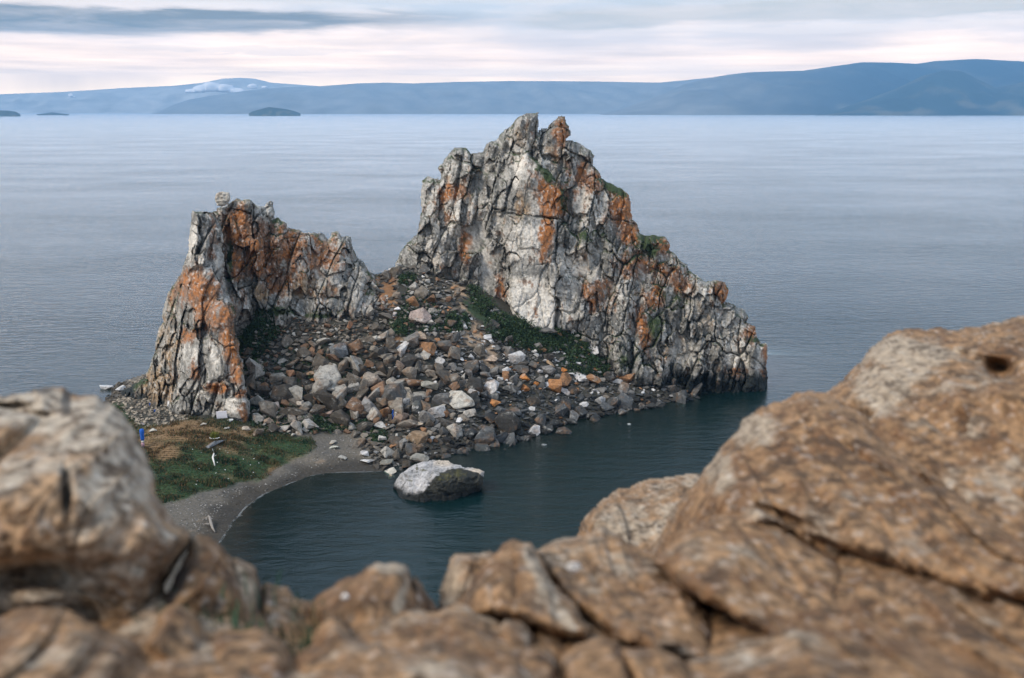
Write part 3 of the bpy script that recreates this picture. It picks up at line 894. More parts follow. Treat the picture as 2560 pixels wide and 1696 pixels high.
low = empty('low_crag')
tag(low, 'lower left crag with rust orange leaning fin and jagged ridge', 'crag')
FIN = c2((60, 1330), (150, 1290), (200, 1250), (260, 1210), (330, 1180), (350, 1110), (390, 1030), (395, 920), (430, 830), (450, 720), (490, 640), (530, 580), (560, 540), (570, 440), (590, 350), (600, 270), (615, 230), (610, 170), (650, 155), (690, 165), (740, 170), (765, 195), (790, 260), (800, 330), (810, 560), (840, 690), (885, 810), (870, 860), (885, 940), (910, 1040), (950, 1230), (972, 1400), (968, 1490), (900, 1520), (720, 1470), (600, 1430), (420, 1440), (280, 1490), (150, 1480), (60, 1420))
FIN_CTRL = [(620, 1065, 121.3), (640, 1070, 121.6), (560, 1050, 121.5), (470, 1020, 124.5), (400, 1040, 128), (330, 960, 140), (290, 1000, 143), (500, 720, 128.5), (540, 780, 126), (580, 900, 123.5), (600, 960, 122.3), (500, 540, 133), (545, 540, 134), (400, 830, 137), (440, 690, 136), (460, 900, 128), (530, 900, 124.2), (480, 610, 132), (555, 620, 132.5), (575, 740, 129)]
FIN_SEEDS = [(497, 720, 48, 1.9, -18, 1.0), (548, 800, 34, 2.4, -16, 1.0), (585, 930, 26, 2.8, -10, 0.7), (478, 600, 15, 4.2, 12, 0.5), (502, 590, 12, 4.4, 16, 0.8), (536, 600, 20, 4.6, -8, 0.6), (536, 900, 22, 3.2, 5, 0.7), (476, 880, 26, 2.6, 4, 0.6), (592, 1012, 32, 1.1, 0, 1.6), (540, 985, 26, 1.3, -25, 0.9), (425, 800, 20, 4.0, 18, 0.2), (450, 760, 16, 4.0, 14, 0.4), (500, 548, 24, 1.0, 0, 0.5), (440, 910, 16, 3.2, 10, 0.2)]
FIN_PAINT = dict(
    white=[(484, 600, 16, 70, 0.9, 12), (500, 660, 14, 40, 0.9, 30), (578, 1014, 20, 24, 1.3), (540, 900, 20, 60, 0.8), (470, 880, 30, 60, 0.55), (590, 960, 16, 40, 0.7), (500, 980, 30, 30, 0.7), (420, 800, 14, 80, 0.4)],
    orange=[(495, 720, 60, 60, 1.0, 25), (540, 790, 50, 45, 1.0, 35), (575, 860, 26, 70, 1.1, -15), (592, 930, 22, 50, 0.9), (545, 970, 34, 16, 1.2), (600, 985, 26, 12, 1.1), (535, 590, 20, 80, 0.6), (612, 1035, 10, 40, 1.0), (470, 840, 30, 20, 0.8), (490, 930, 20, 26, 0.7)],
    ochre=[(430, 760, 30, 60, 0.7), (420, 850, 40, 110, 0.8), (480, 590, 20, 60, 0.5), (390, 970, 60, 70, 0.95), (545, 1010, 30, 20, 0.6)],
    green=[(440, 800, 16, 60, 0.3), (330, 960, 40, 30, 0.5)], rust=0.12)
fin_map = crag(low, FIN, FIN_CTRL, FIN_SEEDS, FIN_PAINT, 202, rand_r=20, lean=8, E=20, R=3.6, amp=0.8, flat=[(c2((545, 570), (690, 480), (760, 300), (800, 420), (812, 560), (845, 700), (885, 820), (868, 870), (800, 860), (700, 850), (600, 850), (540, 740)), 0.34, 0.9), (c2((720, 880), (868, 880), (905, 1040), (945, 1240), (850, 1240), (790, 1060)), 0.34, 0.7), (c2((690, 960), (740, 930), (790, 1080), (840, 1250), (700, 1250)), 0.40, 0.9), (c2((800, 1300), (965, 1300), (968, 1480), (800, 1440)), 0.06, 1.2), (c2((560, 900), (680, 900), (690, 1260), (540, 1250)), 0.5, 0.4)], thick=7.0,
               small=lambda a, b: 0.62 if (a < 440 and b > 860) else 1.0)
RIDGE = c2((740, 170), (765, 165), (770, 145), (830, 130), (850, 100), (880, 75), (910, 95), (945, 95), (980, 110), (1000, 135), (1050, 140), (1060, 120), (1105, 108), (1112, 150), (1125, 180), (1110, 210), (1150, 195), (1200, 235), (1195, 265), (1240, 270), (1280, 275), (1300, 300), (1350, 290), (1420, 300), (1445, 330), (1460, 295), (1510, 290), (1530, 325), (1580, 330), (1600, 380), (1620, 440), (1660, 480), (1700, 530), (1735, 560), (1780, 545), (1850, 530), (1880, 560), (1860, 680), (1800, 800), (1700, 850), (1600, 870), (1400, 880), (1200, 890), (1080, 960), (1000, 1040), (880, 1040), (800, 1000), (760, 700), (740, 500), (730, 300))
RIDGE_CTRL = [(600, 780, 138), (700, 805, 137.6), (800, 800, 138.6), (900, 785, 138.6), (960, 750, 142.5), (640, 620, 141), (750, 650, 142), (850, 640, 144.5), (600, 500, 143), (640, 500, 144), (720, 540, 146), (830, 550, 150), (900, 640, 148.5), (950, 690, 151), (570, 600, 141.5), (580, 860, 137.5), (640, 880, 138), (690, 700, 141.5), (985, 690, 156)]
RIDGE_SEEDS = [(600, 570, 24, 2.2, 2, 0.9), (585, 660, 22, 2.6, 0, 0.5), (640, 630, 20, 2.4, -2, 0.9), (645, 540, 16, 2.0, 0, 0.4), (680, 530, 14, 1.6, 5, 0.4), (610, 510, 24, 1.0, 20, 0.5), (573, 620, 9, 6, 0, -1.6), (700, 560, 22, 1.1, 20, 0.3), (745, 590, 24, 1.2, 10, 0.5), (785, 600, 24, 1.1, 10, 0.5), (845, 600, 24, 1.3, -8, 0.6), (830, 660, 30, 1.1, 10, 0.4), (905, 690, 24, 1.5, -25, 0.6), (748, 735, 16, 1.0, 90, -2.2), (650, 735, 22, 1.4, 0, 0.6), (618, 740, 18, 1.8, 0, 0.3)]
RIDGE_PAINT = dict(
    white=[(610, 500, 22, 14, 0.8), (905, 690, 40, 60, 0.5), (845, 590, 26, 30, 0.6), (600, 750, 20, 30, 0.6), (780, 590, 30, 30, 0.4)],
    orange=[(600, 570, 34, 60, 0.95), (640, 640, 26, 60, 0.95), (590, 660, 26, 50, 0.75), (720, 620, 70, 50, 0.65), (800, 640, 60, 40, 0.6), (960, 710, 18, 50, 0.9), (700, 700, 50, 40, 0.6)],
    ochre=[(745, 720, 70, 50, 0.9), (650, 735, 40, 40, 0.85), (820, 730, 60, 30, 0.6)],
    green=[(690, 600, 20, 50, 0.6), (575, 660, 8, 80, 0.9), (700, 780, 60, 14, 0.9), (800, 790, 60, 10, 0.8)], rust=0.30)
ridge_map = crag(low, RIDGE, RIDGE_CTRL, RIDGE_SEEDS, RIDGE_PAINT, 303, rand_r=21, lean=3, E=18, R=3.2, amp=0.9, thick=6.0)

# ------------------------------------------------------------------ single stones shaped from their outline
def pillow(name, poly, ctrl, seed, step, E, R, thick, colour, mat, amp, cell, edge_warp=0.0, parent=None, hollows=()):
    """A closed rounded stone: front relief on its own distance, a back side of the given thickness."""
    poly = np.asarray(poly, float)
    x0, y0 = poly.min(0) - step * 2
    x1, y1 = poly.max(0) + step * 2
    gx_ = np.arange(x0, x1, step)
    gy_ = np.arange(y0, y1, step)
    px, py = np.meshgrid(gx_, gy_)
    nx = len(gx_)
    z0 = px * 0
    wpx = px + edge_warp * (fbm(px / (edge_warp * 5 + 1), py / (edge_warp * 5 + 1), z0, seed, 3) - 0.5) * 2
    wpy = py + edge_warp * (fbm(px / (edge_warp * 5 + 1), py / (edge_warp * 5 + 1), z0 + 5, seed, 3) - 0.5) * 2
    e = sdist(wpx, wpy, poly)
    Y0 = rbf([(c[0], c[1]) for c in ctrl], [c[2] for c in ctrl], 0.01)(px, py) if len(ctrl) > 2 else z0 + ctrl[0][2]
    B = at_Y(px, py, Y0)
    X, Z = B[..., 0], B[..., 2]
    wu = (fbm(X / cell * 0.6, Z / cell * 0.6, z0, seed + 6, 3) - 0.5) * 1.3
    a1, g1, r1 = facets(X / cell + wu, Z / cell + wu, seed + 7, 0.50, 0.20)
    a2, g2, r2 = facets(X / cell * 2.7 + wu, Z / cell * 2.7 - wu, seed + 8, 0.22, 0.08)
    nz = (fbm(X / cell * 0.8, Z / cell * 0.8, z0, seed + 9, 5, 0.55) - 0.5)
    pit = sstep(0.60, 0.78, fbm(X / cell * 2.2, Z / cell * 2.6, z0, seed + 12, 3))
    crease = sstep(0.80, 0.97, ridged(X / cell * 0.55 + wu * 0.3, Z / cell * 0.75, z0, seed + 15, 3))
    D = amp * (1.0 * a1 + 0.55 * a2 + 2.2 * nz + 0.35 * pit + 0.9 * crease + 1.3 * (fbm(X / cell * 3.4, Z / cell * 3.4, z0, seed + 16, 4, 0.6) - 0.5) - 0.9 * (ridged(X / cell * 1.3 + wu, Z / cell * 1.3, z0, seed + 19, 4) - 0.6))
    for (hx_, hy_, ha, hb, hd_, hr) in hollows:
        D = D + hd_ * blobs(px, py, [(hx_, hy_, ha, hb, 1.0, hr)])
    ee = np.clip(e / E, 0, 1)
    rnd = R * (1 - ee) ** 2.2
    P = at_Y(px, py, Y0 + D + rnd)
    Pk = at_Y(px, py, Y0 + D * 0.3 + R + thick * np.sqrt(np.clip(1 - (1 - ee) ** 2, 0, 1)))
    mask = e > 0
    C = colour(px, py, P[..., 0], P[..., 1], P[..., 2], r1, pit, seed)
    quad = mask[:-1, :-1] & mask[1:, :-1] & mask[:-1, 1:] & mask[1:, 1:]
    fq = grid_faces(quad, nx)
    N = px.size
    ed = np.concatenate([fq[:, [0, 1]], fq[:, [1, 2]], fq[:, [2, 3]], fq[:, [3, 0]]])
    key = np.sort(ed, 1)
    kk = key[:, 0].astype(np.int64) * 10000000 + key[:, 1]
    _, first, cnt = np.unique(kk, return_index=True, return_counts=True)
    be = ed[first[cnt == 1]]
    side = np.stack([be[:, 1], be[:, 0], be[:, 0] + N, be[:, 1] + N], 1)
    allf = np.concatenate([fq, fq[:, ::-1] + N, side])
    used, inv = np.unique(allf, return_inverse=True)
    VV = np.concatenate([P.reshape(-1, 3), Pk.reshape(-1, 3)])[used]
    CC = np.concatenate([C.reshape(-1, 3)] * 2)[used]
    o = make_mesh(name, VV, inv.reshape(allf.shape), mat, CC, True, parent)
    o['_ymap'] = 0
    del o['_ymap']
    return o, dict(gx=gx_, gy=gy_, Y=Y0 + D + rnd, mask=mask)


def plain_stone(base, spot, k=1.0, dark=(0.08, 0.08, 0.07), scale=1.0):
    def f(px, py, X, Y, Z, r, pit, seed):
        n = fbm(X * 0.8 * scale, Y * 0.8 * scale, Z * 0.8 * scale, seed + 30, 5, 0.6)
        m = fbm(X * 2.4 * scale, Y * 2.4 * scale, Z * 1.6 * scale, seed + 31, 4, 0.6)
        C = lerp3(np.zeros(px.shape + (3,)) + np.array(base), spot, sstep(0.45, 0.7, n) * k)
        return lerp3(C, dark, sstep(0.56, 0.72, m) * 0.6)
    return f


# perched block on the low crag
o, _ = pillow('perched_boulder', c2((750, 92), (755, 62), (775, 50), (800, 46), (840, 52), (850, 75), (848, 102), (835, 122), (800, 143), (768, 136), (757, 115)), [(556, 497, 141.2)], 400, 1.2, 6, 0.6, 1.4,
              plain_stone((0.46, 0.43, 0.38), (0.26, 0.21, 0.16), 0.6, (0.16, 0.14, 0.12)), M_CRAG, 0.30, 1.5, 2.0)
tag(o, 'squarish pale capped boulder perched on top of the lower left crag', 'boulder')

# the great boulder in the bay
def c6(*p):
    return [(930 + 0.12674 * a, 1130 + 0.12674 * b) for a, b in p]


def bay_colour(px, py, X, Y, Z, r, pit, seed):
    n = fbm(X * 1.2, Y * 1.2, Z * 1.2, seed, 5, 0.6)
    m = fbm(X * 3.0, Y * 3.0, Z * 2.0, seed + 1, 4, 0.6)
    C = lerp3(np.zeros(px.shape + (3,)) + np.array([0.43, 0.415, 0.41]), (0.27, 0.265, 0.26), sstep(0.4, 0.7, n))
    C = lerp3(C, (0.55, 0.45, 0.34), blobs(px, py, [(1110, 1156, 26, 10, 0.8), (1190, 1178, 22, 8, 0.9)]))
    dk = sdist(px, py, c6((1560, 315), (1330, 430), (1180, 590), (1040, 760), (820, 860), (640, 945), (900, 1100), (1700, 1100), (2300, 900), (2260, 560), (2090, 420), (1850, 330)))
    C = lerp3(C, (0.036, 0.037, 0.032), sstep(-1.5, 1.5, dk + (n - 0.5) * 14))  # overhanging side: its shade painted in together with the dark moss
    moss = blobs(px, py, [(1110, 1192, 22, 14, 0.75), (1150, 1182, 18, 14, 0.7), (1043, 1171, 4, 8, 1.0), (1056, 1177, 9, 4, 1.0), (1025, 1202, 8, 4, 1.0)])
    C = lerp3(C, (0.075, 0.07, 0.026), sstep(0.4, 0.8, moss + (m - 0.5) * 2.2) * 0.8)
    C = lerp3(C, (0.07, 0.07, 0.065), sstep(0.60, 0.70, m) * 0.5)
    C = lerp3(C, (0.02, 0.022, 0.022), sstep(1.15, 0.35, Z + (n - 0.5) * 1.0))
    return C


def yw(a, b, dz=0.0):
    return float(at_Z(a, b, dz)[1])


BAY = c6((405, 690), (450, 600), (480, 540), (560, 430), (700, 330), (850, 240), (1050, 180), (1200, 160), (1500, 165), (1560, 210), (1640, 240), (1740, 245), (1800, 300), (1850, 305), (2000, 300), (2150, 350), (2230, 390), (2210, 500), (2190, 640), (2120, 800), (1950, 930), (1500, 1020), (1100, 1060), (800, 1040), (600, 1000), (500, 880), (480, 760), (420, 720))
y_front = yw(1070, 1247)
bay_ctrl = [(995, 1247, yw(995, 1245)), (1030, 1252, yw(1030, 1252)), (1080, 1252, yw(1080, 1250)), (1150, 1246, yw(1150, 1244)), (1190, 1232, yw(1190, 1232)),
            (985, 1222, yw(985, 1228) + 0.2), (1060, 1225, y_front - 0.5), (1090, 1190, y_front - 0.2), (1130, 1172, y_front + 1.2), (1190, 1205, y_front + 0.6), (1205, 1182, y_front + 2.0), (1160, 1200, y_front - 0.3),
            (1000, 1190, y_front + 2.5), (1040, 1165, y_front + 4.5), (1085, 1152, y_front + 6.5), (1120, 1152, y_front + 6.0), (1050, 1195, y_front + 1.6), (1150, 1165, y_front + 3.0)]
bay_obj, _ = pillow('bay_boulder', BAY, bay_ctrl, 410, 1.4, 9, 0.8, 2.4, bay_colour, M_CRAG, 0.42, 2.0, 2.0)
tag(bay_obj, 'great pale slab topped boulder with mossy side darkened by painted shade standing in the bay', 'boulder')

# ------------------------------------------------------------------ loose boulders
def hull_mesh(name, seed, sub=1, pts=15, flat=0.8, soft=0.07, noise=0.05):
    r = random.Random(seed)
    bm = bmesh.new()
    for i in range(pts):
        v = Vector((r.gauss(0, 1), r.gauss(0, 1), r.gauss(0, 1)))
        v.normalize()
        v *= r.uniform(0.82, 1.08)
        v.z *= flat
        bm.verts.new((max(-0.85, min(0.85, v.x)), max(-0.85, min(0.85, v.y)), max(-0.75, min(0.75, v.z))))
    res = bmesh.ops.convex_hull(bm, input=bm.verts)
    for v in [v for v in bm.verts if not v.link_faces]:
        bm.verts.remove(v)
    bmesh.ops.dissolve_limit(bm, angle_limit=math.radians(14), verts=bm.verts, edges=bm.edges)
    if soft:
        bmesh.ops.bevel(bm, geom=list(bm.edges), offset=soft, segments=1, affect='EDGES', clamp_overlap=True)
    bmesh.ops.triangulate(bm, faces=bm.faces)
    if sub:
        bmesh.ops.subdivide_edges(bm, edges=list(bm.edges), cuts=sub, use_grid_fill=True)
    if noise:
        co = np.array([v.co[:] for v in bm.verts])
        d = fbm(co[:, 0] * 2.2 + seed, co[:, 1] * 2.2, co[:, 2] * 2.2, 9, 4) - 0.5
        for v, q in zip(bm.verts, d):
            v.co *= 1 + q * noise * 6
    me = bpy.data.meshes.new(name)
    bm.to_mesh(me)
    bm.free()
    return me


BM = []
for i in range(22):
    me = hull_mesh('boulder', 900 + i, 1, random.choice([9, 10, 12, 14]), random.uniform(0.6, 1.0), 0.045, 0.04)
    me.materials.append(M_BOULDER)
    BM.append(me)

boulder_spots = []        # px, py, radius px, already taken


def put_boulder(px, py, w, h, colour, label, group=None, mesh=None, name='boulder', deep=None, sink=0.36, rot=None, mat=None, tilt=0.25, category='boulder'):
    me = mesh or random.choice(BM)
    base = on_ground([px], [py + h * 0.36])[0]
    t = base[1] / float(rays(px, py)[1])
    m = t / F
    o = bpy.data.objects.new(name, me)
    col.objects.link(o)
    rot = random.uniform(0, 6.28) if rot is None else rot
    o.rotation_euler = (random.uniform(-tilt, tilt), random.uniform(-tilt, tilt), rot)
    sx, sz = w * m * 0.60, h * m * 0.66
    sy = deep if deep else (sx + sz) * 0.5
    av = (sx + sy) * 0.5
    o.scale = (sx * 0.6 + av * 0.4, sy * 0.6 + av * 0.4, sz)
    o.location = (base[0], base[1], max(base[2], -0.3) + sz * (0.62 - sink))
    o.color = (*colour, 1)
    tag(o, label, category, group)
    return o


def c3(x, y):
    return 550 + 0.35714 * x, 700 + 0.35714 * y


GREYB, BROWN, PALE, ORANGE, DARK, TANB, WHITE = (0.22, 0.215, 0.205), (0.20, 0.155, 0.115), (0.44, 0.42, 0.37), (0.40, 0.17, 0.06), (0.085, 0.085, 0.085), (0.36, 0.29, 0.21), (0.60, 0.59, 0.58)
named = [  # crop x, y, width px, height px, colour, label
    (1670, 810, 88, 50, PALE, 'broad flat topped pale boulder in the middle of the scree'),
    (1450, 725, 64, 46, (0.33, 0.31, 0.26), 'rounded olive grey boulder above the broad pale boulder'),
    (1505, 900, 66, 34, (0.36, 0.35, 0.34), 'long grey boulder with white paint drips in the scree'),
    (1335, 795, 60, 42, (0.30, 0.26, 0.21), 'brown and white split boulder above the lettered stone'),
    (545, 780, 52, 48, (0.36, 0.33, 0.28), 'large angular grey boulder in the left scree near the fin'),
    (400, 680, 54, 36, (0.26, 0.235, 0.20), 'low domed grey brown boulder at the left of the scree'),
    (1060, 680, 42, 60, (0.28, 0.24, 0.20), 'tall upright grey slab boulder in the central scree'),
    (1050, 860, 46, 60, (0.23, 0.225, 0.22), 'tall leaning blue grey boulder in the lower scree'),
    (950, 740, 36, 50, (0.27, 0.26, 0.24), 'upright grey boulder left of the tall slab boulder'),
    (840, 480, 54, 44, (0.13, 0.14, 0.15), 'dark blue grey boulder with yellow lichen high in the scree'),
    (620, 1010, 48, 40, (0.38, 0.36, 0.33), 'pale grey boulder with dark specks at the edge of the turf'),
    (950, 940, 36, 46, (0.33, 0.30, 0.26), 'curved grey boulder above the pebble beach'),
    (1120, 1015, 38, 28, (0.45, 0.43, 0.40), 'rounded pale boulder beside the blue and yellow ribbon'),
    (1375, 1090, 66, 44, (0.24, 0.17, 0.11), 'rust topped brown boulder by the water edge at the beach'),
    (1370, 1015, 52, 22, (0.42, 0.34, 0.25), 'long tan flat boulder above the rust topped boulder'),
    (1265, 945, 40, 48, (0.28, 0.20, 0.15), 'reddish boulder with paint marks behind the ribbon'),
    (660, 690, 34, 22, ORANGE, 'bright orange lichen boulder in the left scree'),
    (640, 650, 32, 20, (0.32, 0.21, 0.13), 'orange brown boulder just above the bright orange one'),
    (495, 655, 28, 22, (0.34, 0.18, 0.10), 'small orange boulder next to the low domed boulder'),
    (765, 925, 26, 28, (0.33, 0.25, 0.21), 'reddish grey boulder low in the left scree'),
    (565, 870, 26, 26, (0.47, 0.41, 0.34), 'cream angular stone below the large angular grey boulder'),
    (390, 870, 32, 24, (0.40, 0.35, 0.32), 'pinkish white stone at the left foot of the scree'),
    (240, 690, 38, 60, (0.10, 0.085, 0.07), 'dark orange stained upright stone beside the fin'),
    (310, 735, 26, 36, (0.22, 0.13, 0.08), 'rust faced block beside the dark upright stone'),
    (1240, 585, 36, 42, (0.27, 0.21, 0.17), 'curled reddish boulder at the upper right scree'),
    (1155, 800, 16, 34, (0.42, 0.42, 0.42), 'thin pale upright stone in the lower scree'),
    (905, 310, 22, 34, (0.36, 0.18, 0.10), 'orange red upright stone high in the scree'),
    (1400, 380, 36, 30, (0.40, 0.30, 0.22), 'reddish cream block on the slope below the saddle'),
    (1400, 230, 54, 54, (0.34, 0.27, 0.24), 'red and grey outcrop boulder left of the soil path'),
    (1740, 920, 46, 24, (0.42, 0.38, 0.33), 'pale and orange boulder right of the long grey boulder'),
    (1925, 850, 34, 24, (0.42, 0.19, 0.07), 'orange wedge stone right of the broad pale boulder'),
    (1895, 550, 50, 26, (0.40, 0.31, 0.24), 'flat tan slab lying at the foot of the soil path'),
    (1835, 1185, 54, 30, (0.06, 0.065, 0.065), 'dark flat wet boulder at the waterline behind the great boulder'),
    (1395, 1230, 50, 34, (0.26, 0.25, 0.22), 'grey boulder at the waterline left of the great boulder'),
    (1170, 1275, 50, 26, (0.20, 0.19, 0.16), 'dark ridged boulder by the beach waterline'),
    (1200, 1335, 44, 24, (0.45, 0.42, 0.36), 'pale domed stone touching the great bay boulder'),
    (1200, 1375, 20, 16, (0.42, 0.34, 0.24), 'small tan stone in front of the pale domed stone'),
    (1030, 1260, 48, 18, WHITE, 'white flat slab on the beach by the waterline'),
    (1010, 1215, 34, 16, (0.55, 0.52, 0.50), 'pinkish white block behind the white flat slab'),
    (1135, 1110, 26, 20, (0.48, 0.45, 0.41), 'pale round stone at the top of the beach'),
    (795, 1170, 30, 9, (0.55, 0.54, 0.46), 'thin pale slab lying alone on the beach'),
    (790, 1135, 24, 14, (0.40, 0.39, 0.35), 'grey pebble slab behind the thin pale slab'),
    (860, 1245, 32, 10, (0.34, 0.33, 0.30), 'flat grey slab nearest the water on the beach'),
    (340, 990, 26, 26, (0.27, 0.20, 0.15), 'brown upright stone at the top of the turf'),
    (440, 1030, 42, 12, (0.36, 0.34, 0.31), 'long flat grey stone at the turf edge'),
    (550, 1075, 26, 10, (0.40, 0.37, 0.33), 'small flat pale stone on the turf edge'),
    (1240, 200, 18, 14, (0.72, 0.70, 0.70), 'white rounded stone on the saddle slope'),
    (1225, 235, 16, 20, (0.62, 0.63, 0.66), 'white upright stone just below the white rounded stone'),
]
for (a, b, w, h, c, lab) in named:
    px, py = c3(a, b)
    put_boulder(px, py, w, h, c, lab)
    boulder_spots.append((px, py, 0.42 * (w + h) / 2 + 2))
extra = [(1372, 908, 40, 18, (0.42, 0.30, 0.19), 'tan slab heap top stone in the right scree'), (1372, 920, 46, 26, (0.20, 0.19, 0.18), 'grey block under the tan slab in the right scree'), (1412, 926, 26, 14, (0.46, 0.17, 0.04), 'bright orange flat stone beside the right shrubs'),
         (1315, 940, 32, 26, (0.45, 0.18, 0.05), 'bright orange upright block in the right scree'), (1312, 968, 26, 24, (0.40, 0.17, 0.06), 'orange split stone below the bright orange block'), (1387, 962, 48, 40, (0.38, 0.18, 0.075), 'large orange brown tilted boulder in the right scree'), (1340, 958, 16, 20, (0.42, 0.17, 0.05), 'small orange stone between the orange blocks'),
         (1270, 1022, 0, 0, None, None),
         (1410, 1085, 50, 30, (0.05, 0.05, 0.05), 'dark wet rock jutting into the bay from the scree shore'), (1570, 1085, 22, 14, (0.30, 0.32, 0.32), 'lone pale rock breaking the surface of the bay'), (1362, 1132, 22, 14, (0.20, 0.21, 0.21), 'lone grey rock awash near the great boulder'),
         (268, 970, 54, 24, (0.62, 0.62, 0.62), 'large white rock at the far left shore'), (302, 968, 36, 26, (0.58, 0.58, 0.58), 'second white rock leaning on the large white shore rock'),
         (430, 1008, 22, 24, (0.60, 0.60, 0.60), 'white stone with blue ribbons by the left crag foot'), (356, 1059, 18, 12, (0.62, 0.62, 0.65), 'white wedge stone at the left turf edge'), (383, 1075, 24, 11, (0.45, 0.43, 0.38), 'flat pale stone right of the blue post'), (508, 1062, 22, 10, (0.52, 0.48, 0.42), 'small cream stone on the turf left of the sign'), (567, 1070, 22, 8, (0.50, 0.48, 0.44), 'thin pale stone on the turf in front of the sign'), (617, 1070, 26, 12, (0.48, 0.44, 0.38), 'pale block at the foot of the lettered rock'),
         (575, 1050, 18, 10, (0.55, 0.57, 0.56), 'pale stone leaning on the sign'), (541, 1108, 62, 20, (0.16, 0.17, 0.18), 'flat dark grey outcrop in the middle of the turf')]
for (px, py, w, h, c, lab) in extra:
    if c is None:
        continue
    put_boulder(px, py, w, h, c, lab)
    boulder_spots.append((px, py, 0.42 * (w + h) / 2 + 2))

# lettered stone with white letters
LST = [(c3(x, y)) for x, y in [(1330, 930), (1332, 890), (1345, 862), (1368, 842), (1395, 845), (1412, 870), (1416, 905), (1410, 940), (1370, 950)]]
lp = on_ground([1040], [1036])[0]
ls, ls_map = pillow('lettered_boulder', LST, [(1040, 1020, float(lp[1]) - 0.4)], 420, 0.9, 11, 0.7, 1.0, plain_stone((0.10, 0.105, 0.10), (0.24, 0.23, 0.21), 0.6), M_CRAG, 0.12, 1.2, 1.0)
tag(ls, 'dark rounded boulder with three white painted letters in the scree', 'boulder')
boulder_spots.append((1040, 1020, 18))


def letters(text, x0, x1, y0, y1, ymap, colour, parent, name='painted_letters', off=0.05, shear=0.0):
    """Paint: flat letters laid on the rock face that the given relief describes."""
    cu = bpy.data.curves.new('t', 'FONT')
    cu.body = text
    cu.size = 1.0
    cu.resolution_u = 2
    ob = bpy.data.objects.new('t', cu)
    col.objects.link(ob)
    bpy.context.view_layer.update()
    me0 = bpy.data.meshes.new_from_object(ob.evaluated_get(bpy.context.evaluated_depsgraph_get()))
    bpy.data.objects.remove(ob)
    bm = bmesh.new()
    bm.from_mesh(me0)
    bmesh.ops.triangulate(bm, faces=bm.faces)
    bmesh.ops.subdivide_edges(bm, edges=list(bm.edges), cuts=1)
    co = np.array([v.co[:] for v in bm.verts])
    lo, hi = co.min(0), co.max(0)
    u = (co[:, 0] - lo[0]) / (hi[0] - lo[0])
    v = (co[:, 1] - lo[1]) / (hi[1] - lo[1])
    px = x0 + u * (x1 - x0)
    py = y1 + v * (y0 - y1) + shear * (u - 0.5)
    gx_, gy_ = ymap['gx'], ymap['gy']
    i = np.clip(np.searchsorted(gx_, px) - 1, 1, len(gx_) - 3)
    j = np.clip(np.searchsorted(gy_, py) - 1, 1, len(gy_) - 3)
    Yv = np.min([ymap['Y'][j + b, i + a] for a in (-1, 0, 1, 2) for b in (-1, 0, 1, 2)], 0)
    P = at_Y(px, py, Yv - off)
    for vv, p in zip(bm.verts, P):
        vv.co = p
    me = bpy.data.meshes.new(name)
    bm.to_mesh(me)
    bm.free()
    me.materials.append(colour)
    o = bpy.data.objects.new(name, me)
    col.objects.link(o)
    o.parent = parent
    return o


M_WPAINT = principled('white_paint', (0.75, 0.75, 0.72), 0.7)
M_BPAINT = principled('dark_paint', (0.07, 0.06, 0.05), 0.8)
letters('БНР', 1031, 1047, 1015, 1022, ls_map, M_WPAINT, ls)
letters('АБАН', 581, 606, 1004, 1011, fin_map, M_BPAINT, low, shear=3)
letters('ЭН', 584, 598, 1013, 1019, fin_map, M_BPAINT, low, shear=1)

# random scree: pack stones over the slope, the largest become boulders of their own, the rest is rubble
SCREE = [(600, 780), (640, 765), (700, 775), (800, 760), (860, 725), (900, 695), (940, 678), (975, 676), (1010, 655), (1090, 680), (1130, 700), (1200, 745), (1290, 805), (1400, 820), (1480, 850), (1545, 915), (1640, 955), (1740, 965), (1850, 978), (1910, 985), (1905, 994), (1741, 1000), (1673, 1008), (1606, 1022), (1538, 1036), (1437, 1056), (1386, 1076), (1300, 1106), (1230, 1116), (1166, 1128), (1124, 1142), (1062, 1152), (1000, 1165), (960, 1178), (930, 1165), (905, 1120), (880, 1085), (800, 1080), (740, 1090), (690, 1082), (640, 1075), (625, 1000), (610, 930), (600, 870)]
sp = np.array(SCREE)
N = 40000
cxs = rng.uniform(sp[:, 0].min(), sp[:, 0].max(), N)
cys = rng.uniform(sp[:, 1].min(), sp[:, 1].max(), N)
ok = sdist(cxs, cys, SCREE) > 0
pthd = blobs(cxs, cys, [(1165, 750, 14, 45, 1.0, -20), (1185, 840, 26, 36, 1.0), (1225, 900, 14, 34, 0.7), (965, 720, 22, 60, 1.0), (995, 840, 14, 44, 0.9, -15)])
shd = blobs(cxs, cys, [(620, 830, 32, 50, 1.0), (1330, 840, 120, 28, 1.0, 12), (1200, 790, 50, 16, 0.9, 35), (1440, 890, 40, 34, 0.7), (1690, 945, 60, 10, 0.8), (810, 1062, 50, 12, 0.8)])
ok &= (rng.uniform(0, 1, N) > 0.88 * pthd) & (rng.uniform(0, 1, N) > 1.2 * shd)
cxs, cys = cxs[ok], cys[ok]


def scree_radius(x, y):
    big = 18.0 * math.exp(-(((x - 900) / 260) ** 2 + ((y - 970) / 95) ** 2))
    r = 4.8 + big * random.random() ** 1.7 + 3.4 * random.random() ** 2
    if random.random() < 0.035:
        r = r * 1.5 + 3
    if x > 1180:
        r *= 0.85
        if random.random() < 0.06:
            r *= 2.2
    if y < 850 and x < 900:
        r *= 0.8
    return r


cell = {}
placed = []


def grid_ok(x, y, r, k=0.62):
    gi, gj = int(x // 40), int(y // 40)
    for a in range(gi - 1, gi + 2):
        for b in range(gj - 1, gj + 2):
            for (u, v, s) in cell.get((a, b), ()):
                if (x - u) ** 2 + ((y - v) * 1.25) ** 2 < (k * (r + s)) ** 2:
                    return False
    return True


